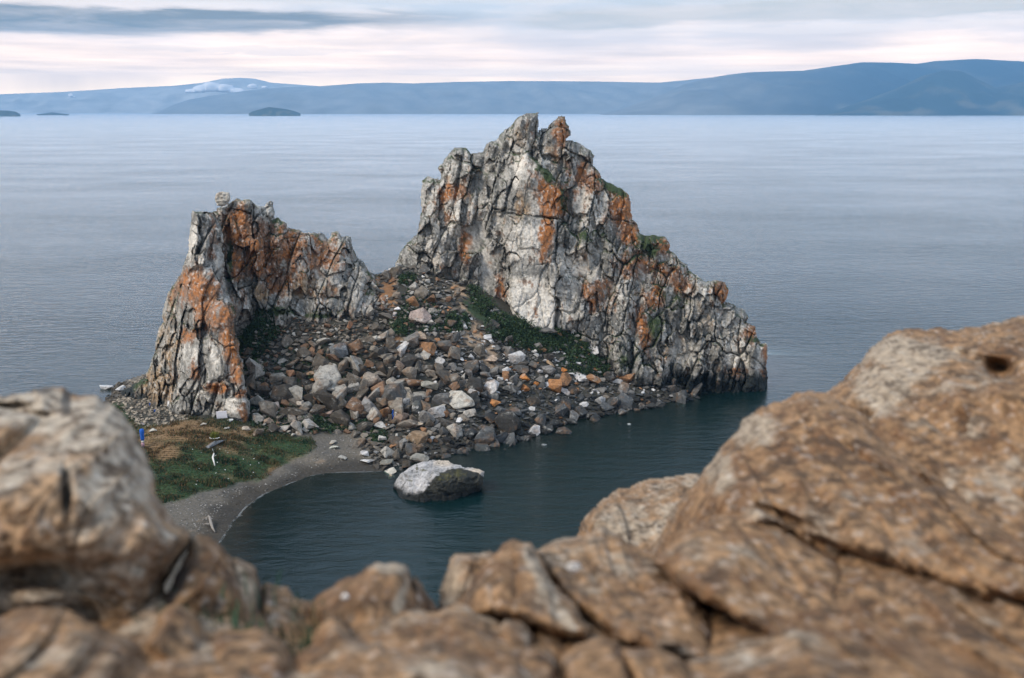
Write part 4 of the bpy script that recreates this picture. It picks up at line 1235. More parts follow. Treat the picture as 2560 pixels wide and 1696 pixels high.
def grid_add(x, y, r):
    cell.setdefault((int(x // 40), int(y // 40)), []).append((x, y, r))


for (x, y, r) in boulder_spots:
    grid_add(x, y, r)
cand = sorted([(scree_radius(x, y), x, y) for x, y in zip(cxs, cys)], key=lambda q: -q[0])
for (r, x, y) in cand:
    if grid_ok(x, y, r):
        grid_add(x, y, r)
        placed.append((r, x, y))
print('scree stones', len(placed))


def stone_tone(x, y, r):
    """Left scree: brown and rust; right scree: grey and chalky; waterline: dark wet."""
    q = random.random()
    right = 1 / (1 + math.exp(-(x - 1080) / 60))
    if random.random() < right:
        c = np.array([0.135, 0.13, 0.122]) * random.uniform(0.25, 1.4)
        if y > 985 and x > 1120 and random.random() < 0.75:
            return np.array([0.055, 0.058, 0.06]) * random.uniform(0.5, 1.6)
        if q < 0.16:
            c = np.array([0.48, 0.47, 0.46]) * random.uniform(0.8, 1.15)
        elif q < 0.23:
            c = np.array([0.27, 0.145, 0.075])
    else:
        c = np.array([0.15, 0.13, 0.107]) * random.uniform(0.28, 1.4)
        if q < 0.16:
            c = np.array([0.20, 0.12, 0.075]) * random.uniform(0.6, 1.15)
        elif q < 0.28:
            c = np.array([0.34, 0.32, 0.285]) * random.uniform(0.75, 1.15)
    return c


LAND = [(1670, 810, 'the broad pale boulder'), (1450, 725, 'the rounded olive boulder'), (1505, 900, 'the paint dripped boulder'), (1335, 795, 'the split boulder'), (545, 780, 'the large angular boulder'), (400, 680, 'the low domed boulder'), (1060, 680, 'the tall slab boulder'),
        (1050, 860, 'the leaning blue grey boulder'), (840, 480, 'the dark yellow lichened boulder'), (620, 1010, 'the speckled turf edge boulder'), (950, 940, 'the curved grey boulder'), (1375, 1090, 'the rust topped boulder'), (660, 690, 'the bright orange boulder'), (765, 925, 'the reddish grey boulder'),
        (1240, 585, 'the curled reddish boulder'), (905, 310, 'the orange red upright stone'), (1400, 380, 'the reddish cream block'), (1895, 550, 'the flat tan slab'), (1925, 850, 'the orange wedge stone'), (1740, 920, 'the pale and orange boulder'), (310, 735, 'the rust faced block')]
LAND = [(*c3(a, b), n) for a, b, n in LAND] + [(1372, 914, 'the tan slab heap'), (1315, 940, 'the bright orange upright block'), (1387, 962, 'the large orange tilted boulder'), (1410, 1085, 'the dark jutting shore rock'), (1600, 940, 'the low waterline shrubs'), (1240, 1060, 'the shore north of the bay boulder')]
LAND[-1] = (1170, 1110, 'the wet stones behind the bay boulder')
ORD = 'nearest second third fourth fifth sixth seventh eighth ninth tenth eleventh twelfth thirteenth fourteenth fifteenth sixteenth seventeenth eighteenth nineteenth twentieth'.split()
shore_r = []
bpx = np.array([b for b in BEACH if b[0] > 985], float)
for k_ in range(46):
    u_ = random.uniform(0, len(bpx) - 1.001)
    a_ = int(u_)
    q_ = bpx[a_] + (bpx[a_ + 1] - bpx[a_]) * (u_ - a_) + np.array([random.gauss(0, 6), random.gauss(0, 7) + 1])
    shore_r.append((random.uniform(4.5, 12.0), q_[0], q_[1]))
sel = placed[:235] + shore_r
rest = placed[235:]
bins = {}
for (r, x, y) in sel:
    c = np.array([0.05, 0.052, 0.052]) * random.uniform(0.5, 1.5) if (r, x, y) in shore_r else stone_tone(x, y, r)
    if c[0] > 1.8 * c[2]:
        kind_, grp = 'rust brown', 'rust coloured scree boulders'
    elif c.mean() > 0.33:
        kind_, grp = 'pale grey', 'pale scree boulders'
    elif x > 1130:
        kind_, grp = 'dark grey', 'dark shore scree boulders'
    else:
        kind_, grp = 'brown grey', 'brown scree boulders'
    lx, ly, ln = min(LAND, key=lambda q: (q[0] - x) ** 2 + (q[1] - y) ** 2)
    dx_, dy_ = x - lx, y - ly
    where = ('right of' if dx_ > 0 else 'left of') if abs(dx_) > abs(dy_) else ('below' if dy_ > 0 else 'above')
    o = put_boulder(x, y, 2.25 * r * random.uniform(0.7, 1.5), 1.9 * r * random.uniform(0.65, 1.5), c, 'boulder', grp, tilt=0.9)
    bins.setdefault((kind_, where, ln), []).append((dx_ * dx_ + dy_ * dy_, o))
for (kind_, where, ln), lst in bins.items():
    for k_, (d_, o) in enumerate(sorted(lst, key=lambda q: q[0])):
        o['label'] = '%s %s scree boulder %s %s' % (ORD[min(k_, 19)], kind_, where, ln)


# rubble: one mesh, low stones
LOWHULL = []
for i in range(10):
    me = hull_mesh('rubble', 1300 + i, 0, random.choice([9, 10, 12]), random.uniform(0.45, 0.9), 0, 0)
    v = np.array([q.co[:] for q in me.vertices])
    f = np.array([list(p.vertices) for p in me.polygons if len(p.vertices) == 3])
    LOWHULL.append((v, f))
    bpy.data.meshes.remove(me)


def rubble(name, spots, label, mat=M_RUBBLE, wet_z=0.9):
    """spots: list of (x, y, z, size, colour)"""
    V, Fc, C = [], [], []
    off = 0
    for (x, y, z, s, c) in spots:
        v, f = random.choice(LOWHULL)
        a = random.uniform(0, 6.28)
        R = np.array(Matrix.Rotation(a, 3, 'Z') @ Matrix.Rotation(random.uniform(-0.5, 0.5), 3, 'X') @ Matrix.Rotation(random.uniform(-0.5, 0.5), 3, 'Y'))
        sc = np.array([random.uniform(0.8, 1.35), random.uniform(0.7, 1.1), random.uniform(0.55, 1.0)]) * s
        vv = (v * sc) @ R.T + np.array([x, y, z + s * 0.25])
        V.append(vv)
        Fc.append(f + off)
        cc = np.array(c)
        if z < wet_z:
            cc = cc * 0.38
        C.append(np.tile(cc, (len(v), 1)))
        off += len(v)
    o = make_mesh(name, np.concatenate(V), np.concatenate(Fc), mat, np.concatenate(C), False)
    return tag(o, label, 'rubble', kind='stuff')


gp = on_ground(np.array([q[1] for q in rest]), np.array([q[2] + q[0] * 0.3 for q in rest]))
spots = []
for (r, x, y), p in zip(rest, gp):
    m = p[1] / F
    spots.append((p[0], p[1], p[2], r * m * 1.15, stone_tone(x, y, r)))
# chips between the stones
chip = rng.choice(len(cxs), 5200)
gp = on_ground(cxs[chip], cys[chip])
for k, p in zip(chip, gp):
    m = p[1] / F
    spots.append((p[0], p[1], p[2], random.uniform(1.6, 3.6) * m, stone_tone(cxs[k], cys[k], 2)))
rubble('scree_rubble', spots, 'small broken stones filling the scree slope between the crags')
# rubble slope left of the fin and the stones at its foot
RUBL = [(225, 985), (300, 955), (340, 900), (390, 1010), (460, 1030), (470, 1045), (420, 1062), (345, 1068), (300, 1010)]
qx, qy = rng.uniform(225, 520, 2600), rng.uniform(890, 1070, 2600)
k = sdist(qx, qy, RUBL) > -4
gp = on_ground(qx[k], qy[k])
rubble('shore_rubble', [(p[0], p[1], p[2], random.uniform(2, 7) * p[1] / F, np.array([0.25, 0.215, 0.17]) * random.uniform(0.4, 1.5)) for p in gp], 'brown broken stones on the shore left of the leaning fin')
# pebbles of the beach
PEB = [(400, 1265), (560, 1228), (680, 1205), (760, 1150), (830, 1090), (900, 1085), (930, 1150), (960, 1182), (828, 1190), (722, 1216), (638, 1262), (560, 1345), (500, 1420), (380, 1400)]
qx, qy = rng.uniform(380, 960, 9000), rng.uniform(1085, 1420, 9000)
k = sdist(qx, qy, PEB) > 0
gp = on_ground(qx[k], qy[k])
rubble('beach_pebbles', [(p[0], p[1], p[2] - 0.02, 0.03 + 0.12 * random.random() ** 3, np.array([0.20, 0.19, 0.175]) * random.uniform(0.4, 1.7)) for p in gp], 'grey pebbles strewn over the curved beach', wet_z=0.25)
print('rubble done')

# ------------------------------------------------------------------ grass and shrubs
def blades(name, pts, hgt, wid, colf, label, category, n=3, lean=0.5):
    """Many thin leaf blades in one mesh."""
    pts = np.asarray(pts)
    N = len(pts) * n
    base = np.repeat(pts, n, 0)
    h = rng.uniform(0.5, 1.2, N) * np.repeat(hgt, n) if np.ndim(hgt) else rng.uniform(0.5, 1.2, N) * hgt
    a = rng.uniform(0, 2 * math.pi, N)
    ln = rng.uniform(0.1, lean, N) * h
    d = np.stack([np.cos(a), np.sin(a), np.zeros(N)], -1)
    s = np.stack([-np.sin(a), np.cos(a), np.zeros(N)], -1)
    jit = rng.normal(0, 0.12, (N, 3)) * np.array([1, 1, 0.1])
    b = base + jit
    w = wid * rng.uniform(0.6, 1.4, N)[:, None]
    v0, v1 = b - s * w, b + s * w
    tip = b + d * ln[:, None] + np.array([0, 0, 1]) * h[:, None]
    mid = b + d * (ln * 0.35)[:, None] + np.array([0, 0, 1]) * (h * 0.6)[:, None]
    V = np.stack([v0, v1, mid + s * w * 0.8, tip, mid - s * w * 0.8], 1).reshape(-1, 3)
    i = np.arange(N) * 5
    Fq = np.concatenate([np.stack([i, i + 1, i + 2], 1), np.stack([i, i + 2, i + 4], 1), np.stack([i + 4, i + 2, i + 3], 1)])
    C = np.repeat(colf(base), 5, 0)
    o = make_mesh(name, V, Fq, M_LEAF, C, False)
    return tag(o, label, category, kind='stuff')


qx, qy = rng.uniform(30, 800, 68000), rng.uniform(1005, 1330, 68000)
k = sdist(qx, qy, TURF) > 1
gp = on_ground(qx[k], qy[k])
dens = fbm(gp[:, 0] * 0.16, gp[:, 1] * 0.42, gp[:, 2] * 0, 23, 4)
dryb = blobs(qx[k], qy[k], [(450, 1075, 80, 22, 1.0, -8), (400, 1125, 60, 30, 0.85), (600, 1085, 45, 10, 0.8), (690, 1185, 30, 22, 0.8), (500, 1095, 130, 36, 0.62, 4)])
keep = rng.uniform(0, 1, len(gp)) > (0.2 + 0.25 * dryb + 0.6 * (dens - 0.45))
gp, dryb = gp[keep], dryb[keep]


def turf_col(p):
    n = fbm(p[:, 0] * 0.5, p[:, 1] * 0.9, p[:, 2] * 0, 77, 3)
    c = lerp3(np.zeros((len(p), 3)) + np.array([0.024, 0.060, 0.032]), (0.066, 0.098, 0.042), sstep(0.35, 0.65, n))
    q = rng.uniform(0, 1, len(p))
    dr = np.repeat(dryb, 4)[:len(p)] if len(p) == 4 * len(dryb) else np.zeros(len(p))
    c[q < 0.24 + 0.7 * dr] = (0.17, 0.105, 0.05)
    return c * rng.uniform(0.55, 1.15, (len(p), 1))


hg = 0.07 + 0.24 * sstep(0.42, 0.62, fbm(gp[:, 0] * 0.45, gp[:, 1] * 0.9, gp[:, 2] * 0, 78, 3))
blades('turf_grass', gp, hg, 0.03, turf_col, 'short dark green turf grass on the isthmus', 'grass', 4, 0.7)
SHRUBS = [
    ([(588, 785), (655, 778), (690, 800), (702, 838), (655, 880), (640, 930), (612, 955), (600, 880)], 900, 0.9, 'dark green shrub thicket filling the hollow beside the leaning fin'),
    (c1((440, 900), (480, 940), (560, 1010), (640, 1050), (760, 1100), (900, 1110), (1000, 1110), (1010, 1190), (950, 1210), (800, 1230), (640, 1200), (540, 1150), (520, 1060), (450, 980)), 2200, 1.0, 'dark green shrubs banked along the foot of the pale slab'),
    (c1((900, 1210), (1000, 1180), (1120, 1250), (1110, 1340), (1000, 1350), (920, 1300)), 700, 0.7, 'patchy green shrubs right of the orange boulders'),
    (c1((1330, 1310), (1450, 1300), (1590, 1320), (1560, 1350), (1400, 1350)), 420, 0.7, 'low green shrubs above the waterline under the tall crag'),
    ([(770, 1050), (860, 1045), (870, 1075), (790, 1085), (750, 1080)], 420, 0.6, 'green bushes between the scree and the beach'),
    ([(885, 1060), (930, 1062), (935, 1080), (890, 1078)], 130, 0.5, 'small green bush at the top of the beach'),
    ([(905, 1088), (960, 1082), (975, 1100), (940, 1112), (905, 1106)], 180, 0.4, 'low green patch beside the pale stones on the beach'),
    (c1((50, 1100), (160, 1090), (170, 1140), (60, 1150)), 200, 0.7, 'dark round bush below the saddle path'),
    (c1((330, 1060), (440, 1040), (440, 1120), (340, 1130), (240, 1110)), 320, 0.7, 'dark bushes left of the soil path'),
    (c1((80, 850), (170, 840), (160, 890), (90, 895)), 160, 0.7, 'dark bushes on the saddle crest'),
    (c1((90, 1000), (130, 1000), (140, 1080), (80, 1080)), 90, 0.5, 'small bush under the white stones of the saddle'),
    ([(650, 900), (760, 860), (900, 880), (960, 960), (900, 1040), (760, 1040), (660, 1030)], 330, 0.45, 'sparse green plants growing between the boulders of the left scree'),
    ([(640, 1000), (700, 1010), (740, 1060), (700, 1085), (650, 1078)], 160, 0.4, 'green grass clumps at the left foot of the scree'),
    ([(1000, 720), (1090, 740), (1110, 830), (1030, 840), (1000, 780)], 150, 0.45, 'scattered green plants on the upper slope left of the path'),
    ([(600, 960), (625, 960), (650, 1060), (640, 1075), (622, 1060)], 130, 0.5, 'dark grass strip in the shade at the right foot of the fin'),
]


def leaf_cloud(name, poly, n, h, label):
    poly = np.array(poly)
    x = rng.uniform(poly[:, 0].min(), poly[:, 0].max(), n * 3)
    y = rng.uniform(poly[:, 1].min(), poly[:, 1].max(), n * 3)
    nn = fbm(x / 14, y / 10, x * 0, 91, 3)
    d = sdist(x, y, poly) + (nn - 0.5) * 16
    k = (d > 0) & (nn > 0.36)
    x, y, nn = x[k][:n], y[k][:n], nn[k][:n]
    gp = on_ground(x, y)
    m = 9
    c = np.repeat(gp, m, 0)
    hh = np.repeat(h * (0.35 + 1.1 * np.clip(nn - 0.36, 0, 0.4) * 2.5), m)
    N = len(c)
    q = rng.normal(0, 1, (N, 3))
    q /= np.linalg.norm(q, axis=1)[:, None]
    q *= rng.uniform(0.4, 1.0, N)[:, None] ** 0.5
    c = c + q * np.stack([hh * 0.65, hh * 0.65, hh * 0.5], -1) + np.stack([hh * 0, hh * 0, hh * 0.45], -1)
    a = rng.normal(0, 1, (N, 3))
    a /= np.linalg.norm(a, axis=1)[:, None]
    b = np.cross(a, rng.normal(0, 1, (N, 3)))
    b /= np.linalg.norm(b, axis=1)[:, None]
    s = rng.uniform(0.07, 0.19, N)[:, None]
    V = np.stack([c - a * s, c + b * s * 0.6, c + a * s * 1.2, c - b * s * 0.6], 1).reshape(-1, 3)
    i = np.arange(N) * 4
    C = np.array([0.028, 0.052, 0.026]) * rng.uniform(0.5, 1.6, (N, 1)) + np.where(rng.uniform(0, 1, (N, 1)) < 0.12, 1, 0) * np.array([0.03, 0.028, 0.0])
    o = make_mesh(name, V, np.stack([i, i + 1, i + 2, i + 3], 1), M_LEAF, np.repeat(C, 4, 0), False)
    tag(o, label, 'shrubs', kind='stuff')


for (poly, n, h, lab) in SHRUBS:
    leaf_cloud('shrub_patch', poly, n, h, lab)
print('plants done')

# ------------------------------------------------------------------ small things
def tube(name, pts, radii, mat, parent=None, seg=7, seed=0):
    """Tapered bent stick."""
    bm = bmesh.new()
    rings = []
    r = random.Random(seed)
    for i, (p, q) in enumerate(zip(pts, radii)):
        p = Vector(p)
        d = (Vector(pts[min(i + 1, len(pts) - 1)]) - Vector(pts[max(i - 1, 0)])).normalized()
        a = d.orthogonal().normalized()
        b = d.cross(a)
        rings.append([bm.verts.new(p + (a * math.cos(t) + b * math.sin(t)) * q * r.uniform(0.85, 1.15)) for t in np.linspace(0, 2 * math.pi, seg, endpoint=False)])
    for s, t in zip(rings, rings[1:]):
        for i in range(seg):
            bm.faces.new((s[i], s[(i + 1) % seg], t[(i + 1) % seg], t[i]))
    bm.faces.new(rings[0][::-1])
    bm.faces.new(rings[-1])
    me = bpy.data.meshes.new(name)
    bm.to_mesh(me)
    bm.free()
    for p in me.polygons:
        p.use_smooth = True
    me.materials.append(mat)
    o = bpy.data.objects.new(name, me)
    col.objects.link(o)
    if parent:
        o.parent = parent
    return o


M_WOOD = principled('driftwood', (0.24, 0.215, 0.19), 0.9)
M_BLEACH = principled('bleached_wood', (0.62, 0.61, 0.57), 0.9)
M_BLUE = principled('blue_cloth', (0.015, 0.10, 0.42), 0.8)
M_YEL = principled('yellow_cloth', (0.60, 0.36, 0.03), 0.8)
M_PINK = principled('pink_cloth', (0.42, 0.25, 0.30), 0.8)
M_WHITEC = principled('white_cloth', (0.65, 0.64, 0.62), 0.8)
M_BOARD = principled('sign_white', (0.78, 0.76, 0.80), 0.6)
M_INK = principled('faint_ink', (0.55, 0.54, 0.58), 0.7)
M_POST = principled('grey_post', (0.25, 0.24, 0.22), 0.8)


def gpt(px, py, up=0.0):
    p = on_ground([px], [py])[0]
    return Vector((p[0], p[1], p[2] + up))


def box(name, size, mat, parent=None, loc=(0, 0, 0), bevel=0.01):
    bm = bmesh.new()
    bmesh.ops.create_cube(bm, size=1.0)
    for v in bm.verts:
        v.co = Vector((v.co.x * size[0], v.co.y * size[1], v.co.z * size[2]))
    if bevel:
        bmesh.ops.bevel(bm, geom=list(bm.edges), offset=bevel, segments=1, affect='EDGES')
    me = bpy.data.meshes.new(name)
    bm.to_mesh(me)
    bm.free()
    me.materials.append(mat)
    o = bpy.data.objects.new(name, me)
    col.objects.link(o)
    o.location = loc
    if parent:
        o.parent = parent
    return o


# white information board
sb = gpt(556, 1049)
sign = empty('information_board', sb)
sign.rotation_euler = (0.10, math.radians(-3), math.radians(4))
tag(sign, 'white rectangular information board on the turf below the lettered rock', 'sign')
box('panel', (1.32, 0.04, 0.98), M_BOARD, sign, (0, 0, 0.62))
for s in (-1, 1):
    box('post', (0.07, 0.07, 1.2), M_POST, sign, (s * 0.45, 0.058, 0.48))
for zz, wd in ((0.98, 1.0), (0.46, 1.05), (0.36, 0.9)):
    box('printed_line', (wd, 0.006, 0.018), M_INK, sign, (0.05 * wd, -0.024, zz), 0)


def ribbon(name, top, length, width, mat, parent, seed, flat=False):
    r = random.Random(seed)
    bm = bmesh.new()
    prev = None
    n = 7
    for i in range(n + 1):
        t = i / n
        w = width * (1 - 0.35 * t)
        off = Vector((r.uniform(-0.06, 0.06), r.uniform(-0.08, 0.08) - 0.1 * t, -length * t))
        a = bm.verts.new(Vector(top) + off + Vector((-w, 0.03 * math.sin(6 * t), 0)))
        b = bm.verts.new(Vector(top) + off + Vector((w, -0.03 * math.sin(6 * t), 0)))
        if prev:
            bm.faces.new((prev[0], prev[1], b, a))
        prev = (a, b)
    bmesh.ops.solidify(bm, geom=list(bm.faces), thickness=0.015)
    me = bpy.data.meshes.new(name)
    bm.to_mesh(me)
    bm.free()
    me.materials.append(mat)
    o = bpy.data.objects.new(name, me)
    col.objects.link(o)
    o.parent = parent
    return o


# ritual post wrapped in blue cloth
bp = gpt(358, 1122)
post = empty('ribbon_post', bp)
tag(post, 'ritual post wrapped in blue cloth standing at the left of the turf', 'post')
tube('post', [(0, 0, -0.2), (0.01, 0, 1.0), (0, 0, 2.35)], [0.11, 0.10, 0.09], M_WOOD, post)
tube('blue_wrap', [(0, 0, 0.95), (0.02, -0.01, 1.2), (-0.01, 0, 1.6), (0.02, 0, 2.0), (0, 0, 2.3), (0, 0, 2.36)], [0.20, 0.23, 0.21, 0.24, 0.22, 0.10], M_BLUE, post, 9, 3)
tube('white_band', [(0, 0, 0.72), (0, 0, 0.94)], [0.16, 0.17], M_WHITEC, post, 9, 4)
tube('pink_wrap', [(0, 0, 0.18), (0, 0, 0.45), (0, 0, 0.71)], [0.17, 0.20, 0.16], M_PINK, post, 9, 5)
# ribbons tied to a stick by the scree
rp = gpt(986, 1060)
stick = empty('ribbon_stick', rp)
tag(stick, 'leaning stick with blue and yellow ribbons at the foot of the scree', 'ribbon stick')
tube('stick', [(0, 0, -0.2), (-0.08, 0, 0.9), (-0.2, 0.05, 1.9)], [0.05, 0.045, 0.03], M_BLEACH, stick)
ribbon('blue_ribbon', (-0.17, -0.06, 1.85), 1.25, 0.11, M_BLUE, stick, 5)
ribbon('white_ribbon', (0.18, -0.06, 1.55), 0.8, 0.10, M_WHITEC, stick, 6)
ribbon('yellow_ribbon', (0.10, -0.10, 0.75), 0.5, 0.16, M_YEL, stick, 7)
# blue ribbons on the dry branches at the crag foot
for (a, b, lab, s) in [(437, 1010, 'bare branch with bright blue ribbons behind the white stone', 1.0), (374, 1012, 'small blue ribbon tied on a twig in the brown shore rubble', 0.55), (386, 1030, 'dark blue ribbon hanging low in the shore rubble', 0.6)]:
    g0 = gpt(a, b + 8)
    e0 = empty('ribbon_branch', g0)
    tag(e0, lab, 'ribbon branch')
    tube('branch', [(0, 0, -0.2), (0.1 * s, -0.1, 0.6 * s), (0.25 * s, -0.1, 1.25 * s)], [0.05, 0.04, 0.02], M_WOOD, e0)
    ribbon('blue_ribbon', (0.22 * s, -0.16, 1.25 * s), 0.55 * s, 0.15 * s + 0.03, M_BLUE, e0, int(a))
    if s == 1.0:
        ribbon('blue_ribbon', (-0.05, -0.2, 0.85), 0.4, 0.2, M_BLUE, e0, 3)
        ribbon('white_ribbon', (0.3, -0.2, 1.0), 0.7, 0.08, M_WHITEC, e0, 4)
# driftwood log with a forked root on the beach
dl = gpt(535, 1327)
log = empty('driftwood_log', dl)
tag(log, 'grey forked driftwood log on the beach near the waterline', 'driftwood')
tube('trunk', [(0.25, -0.5, 0.06), (-0.15, 0.1, 0.22), (-0.55, 0.9, 0.42), (-0.9, 1.7, 0.75), (-1.15, 2.0, 0.80)], [0.05, 0.12, 0.17, 0.13, 0.05], M_WOOD, log, 9, 1)
tube('branch', [(-0.45, 0.7, 0.38), (-0.9, 0.75, 0.45), (-1.35, 0.8, 0.32)], [0.10, 0.07, 0.03], M_WOOD, log, 7, 2)
tube('branch', [(-1.0, 1.85, 0.75), (-1.35, 1.8, 0.60), (-1.5, 1.75, 0.45)], [0.09, 0.06, 0.04], M_WOOD, log, 7, 4)
# bleached stick lying up the turf
b0, b1 = gpt(537, 1166), gpt(531, 1124)
bl = empty('bleached_branch', b0)
tag(bl, 'thin bleached white branch lying in the turf', 'branch')
d = b1 - b0
tube('stem', [Vector((0, 0, 0.05)), d * 0.35 + Vector((-0.1, 0, 0.28)), d * 0.6 + Vector((0.08, 0, 0.22)), d + Vector((0, 0, 0.08))], [0.07, 0.12, 0.09, 0.04], M_BLEACH, bl, 7, 3)
tube('twig', [d * 0.45 + Vector((0, 0, 0.2)), d * 0.5 + Vector((0.35, 0, 0.3))], [0.05, 0.02], M_BLEACH, bl, 5, 4)
# stone ring with a yellow green tuft on the outcrop
tp = gpt(537, 1102)
blades('plant_tuft', [tuple(tp + Vector((random.uniform(-0.3, 0.3), random.uniform(-0.2, 0.2), 0.1))) for _ in range(60)], 0.8, 0.035, lambda p: np.array([0.15, 0.16, 0.03]) * rng.uniform(0.6, 1.3, (len(p), 1)), 'yellow green tuft inside a ring of white stones on the turf', 'plant', 3)
ring = empty('stone_ring', tp)
tag(ring, 'small ring of white stones round the yellow green tuft', 'stone ring')
for i in range(9):
    a = math.pi * (1.0 + i / 8)
    o = bpy.data.objects.new('ring_stone', BM[i])
    col.objects.link(o)
    o.parent = ring
    o.location = (0.55 * math.cos(a), 0.45 * math.sin(a), 0.25)
    o.scale = (0.12, 0.12, 0.09)
    o.rotation_euler = (0, 0, a)
    o.color = (0.62, 0.62, 0.6, 1)
# white flecks in the turf
fp = [(x, y) for x, y in zip(rng.uniform(480, 660, 30), rng.uniform(1120, 1225, 30)) if sdist(np.array([x]), np.array([y]), TURF)[0] > 4]
g1 = on_ground([f[0] for f in fp], [f[1] for f in fp])
rubble('pale_turf_chips', [(p[0], p[1], p[2] + 0.12, random.uniform(0.05, 0.11), np.array([0.55, 0.57, 0.55])) for p in g1], 'pale stone chips scattered in the turf', wet_z=-1)

# ------------------------------------------------------------------ near rocks at the cliff edge
def c5(*p):
    return [(0.5076 * a, 900 + 0.5076 * b) for a, b in p]


def c8(*p):
    return [(700 + 0.4225 * a, 1200 + 0.4225 * b) for a, b in p]


def c7(*p):
    return [(1400 + 0.597 * a, 760 + 0.597 * b) for a, b in p]


def fore_colour(tan=(0.27, 0.16, 0.083), grey=(0.33, 0.262, 0.19), g=0.5, spots=(), dk=()):
    def f(px, py, X, Y, Z, r, pit, seed):
        n = fbm(X * 2.6, Y * 2.6, Z * 2.6, seed + 60, 5, 0.6)
        m = fbm(X * 9, Y * 9, Z * 9, seed + 61, 5, 0.65)
        q = fbm(X * 26, Y * 26, Z * 26, seed + 62, 3, 0.6)
        C = np.zeros(px.shape + (3,)) + np.array(tan)
        C = lerp3(C, (0.15, 0.08, 0.04), sstep(0.42, 0.60, m))
        C = lerp3(C, grey, sstep(0.62 - 0.3 * g, 0.82 - 0.3 * g, 0.55 * n + 0.45 * m + 0.5 * blobs(px, py, list(spots))))
        C = lerp3(C, (0.50, 0.46, 0.41), sstep(0.62, 0.76, q) * 0.35)
        C = lerp3(C, (0.09, 0.058, 0.036), sstep(0.58, 0.72, 1 - q) * 0.6)
        C = lerp3(C, (0.06, 0.038, 0.024), sstep(0.54, 0.66, fbm(X * 13, Y * 13, Z * 17, seed + 63, 4, 0.6)) * 0.75)
        C = lerp3(C, (0.16, 0.095, 0.055), pit * 0.55)
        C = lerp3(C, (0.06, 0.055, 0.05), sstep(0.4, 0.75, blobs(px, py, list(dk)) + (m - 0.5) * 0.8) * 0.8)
        return C
    return f


near_n = 0


def near(poly, ctrl, label, E=70, R=0.22, amp=0.055, cell=0.30, thick=0.5, step=4.0, warp=5.0, colour=None, name='near_rock', seed=None, hollows=()):
    global near_n
    near_n += 1
    E, R, amp, warp = E * 0.72, R * 0.8, amp * 1.25, warp * 1.5
    o, mp = pillow(name, poly, ctrl, 700 + near_n * 13 if seed is None else seed, step, E, R, thick, colour or fore_colour(), M_FORE, amp, cell, warp, None, hollows)
    return tag(o, label, 'rock')


# the ground of the cliff top behind and between the near rocks
o, _ = pillow('cliff_top', [(-460, 1420), (200, 1440), (420, 1480), (560, 1470), (690, 1500), (780, 1525), (1000, 1500), (1090, 1530), (1200, 1460), (1400, 1400), (1560, 1400), (1700, 1380), (1850, 1300), (2000, 1150), (2200, 1020), (2400, 960), (3160, 900), (3160, 1860), (-460, 1860)],
              [(0, 1850, 2.1), (1280, 1850, 2.0), (2560, 1850, 2.0), (0, 1450, 3.7), (700, 1520, 3.7), (1280, 1480, 3.6), (1800, 1350, 4.4), (2300, 1000, 5.2), (2560, 940, 5.0), (2560, 1400, 3.5), (1280, 1650, 2.52), (600, 1650, 2.52), (2000, 1600, 2.66), (1150, 1560, 2.76), (450, 1480, 3.2), (900, 1640, 2.55)], 690, 6.0, 40, 0.25, 1.6,
              fore_colour(g=0.45), M_FORE, 0.07, 0.24, 4.0)
tag(o, 'brown gravelly rock of the cliff top', kind='structure')
near(c5((-900, 190), (0, 165), (90, 168), (150, 150), (170, 130), (330, 128), (365, 165), (480, 180), (560, 220), (620, 290), (680, 370), (720, 460), (750, 540), (772, 640), (800, 700), (830, 760), (870, 800), (920, 820), (942, 870), (930, 930), (880, 1000), (830, 1090), (790, 1230), (740, 1400), (400, 1460), (-900, 1460)),
     [(0, 1000, 3.7), (180, 985, 3.75), (330, 1100, 3.6), (460, 1350, 3.2), (200, 1250, 3.05), (0, 1250, 3.0), (200, 1390, 2.98), (0, 1390, 2.95), (200, 1540, 3.15), (400, 1540, 3.1), (0, 1540, 3.1)], 'big weathered brown and white rock filling the left foreground', E=110, R=0.5, amp=0.10, cell=0.5, thick=0.9,
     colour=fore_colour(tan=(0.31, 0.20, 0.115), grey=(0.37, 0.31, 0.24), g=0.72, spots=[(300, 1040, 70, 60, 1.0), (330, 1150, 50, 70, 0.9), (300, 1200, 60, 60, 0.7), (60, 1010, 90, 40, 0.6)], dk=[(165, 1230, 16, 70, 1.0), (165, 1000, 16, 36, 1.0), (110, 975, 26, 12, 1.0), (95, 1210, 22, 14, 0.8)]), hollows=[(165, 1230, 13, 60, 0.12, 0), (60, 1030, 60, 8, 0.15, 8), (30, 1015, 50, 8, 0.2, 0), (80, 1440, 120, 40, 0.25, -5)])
near(c5((740, 1330), (800, 1180), (860, 1060), (920, 950), (935, 880), (970, 850), (1040, 868), (1100, 920), (1140, 975), (1190, 1090), (1240, 1250), (1260, 1420), (1000, 1480), (780, 1450)),
     [(480, 1350, 3.35), (560, 1380, 3.4), (430, 1560, 3.0), (600, 1600, 3.1), (520, 1480, 3.1)], 'brown rock with a dark cleft right of the big left rock', E=60, R=0.3, colour=fore_colour(g=0.4, spots=[(480, 1340, 16, 50, 0.45, -20)], dk=[(440, 1470, 20, 70, 0.9, 30), (540, 1530, 50, 40, 0.7)]))
near(c5((1130, 1000), (1160, 970), (1200, 975), (1255, 1010), (1285, 1080), (1290, 1250), (1270, 1400), (1160, 1420), (1150, 1200)), [(600, 1400, 3.5), (640, 1450, 3.5), (610, 1600, 3.2)], 'narrow upright fin of pale rock above the bay', E=30, R=0.2, colour=fore_colour(g=0.65, dk=[(645, 1500, 8, 60, 0.9)]))
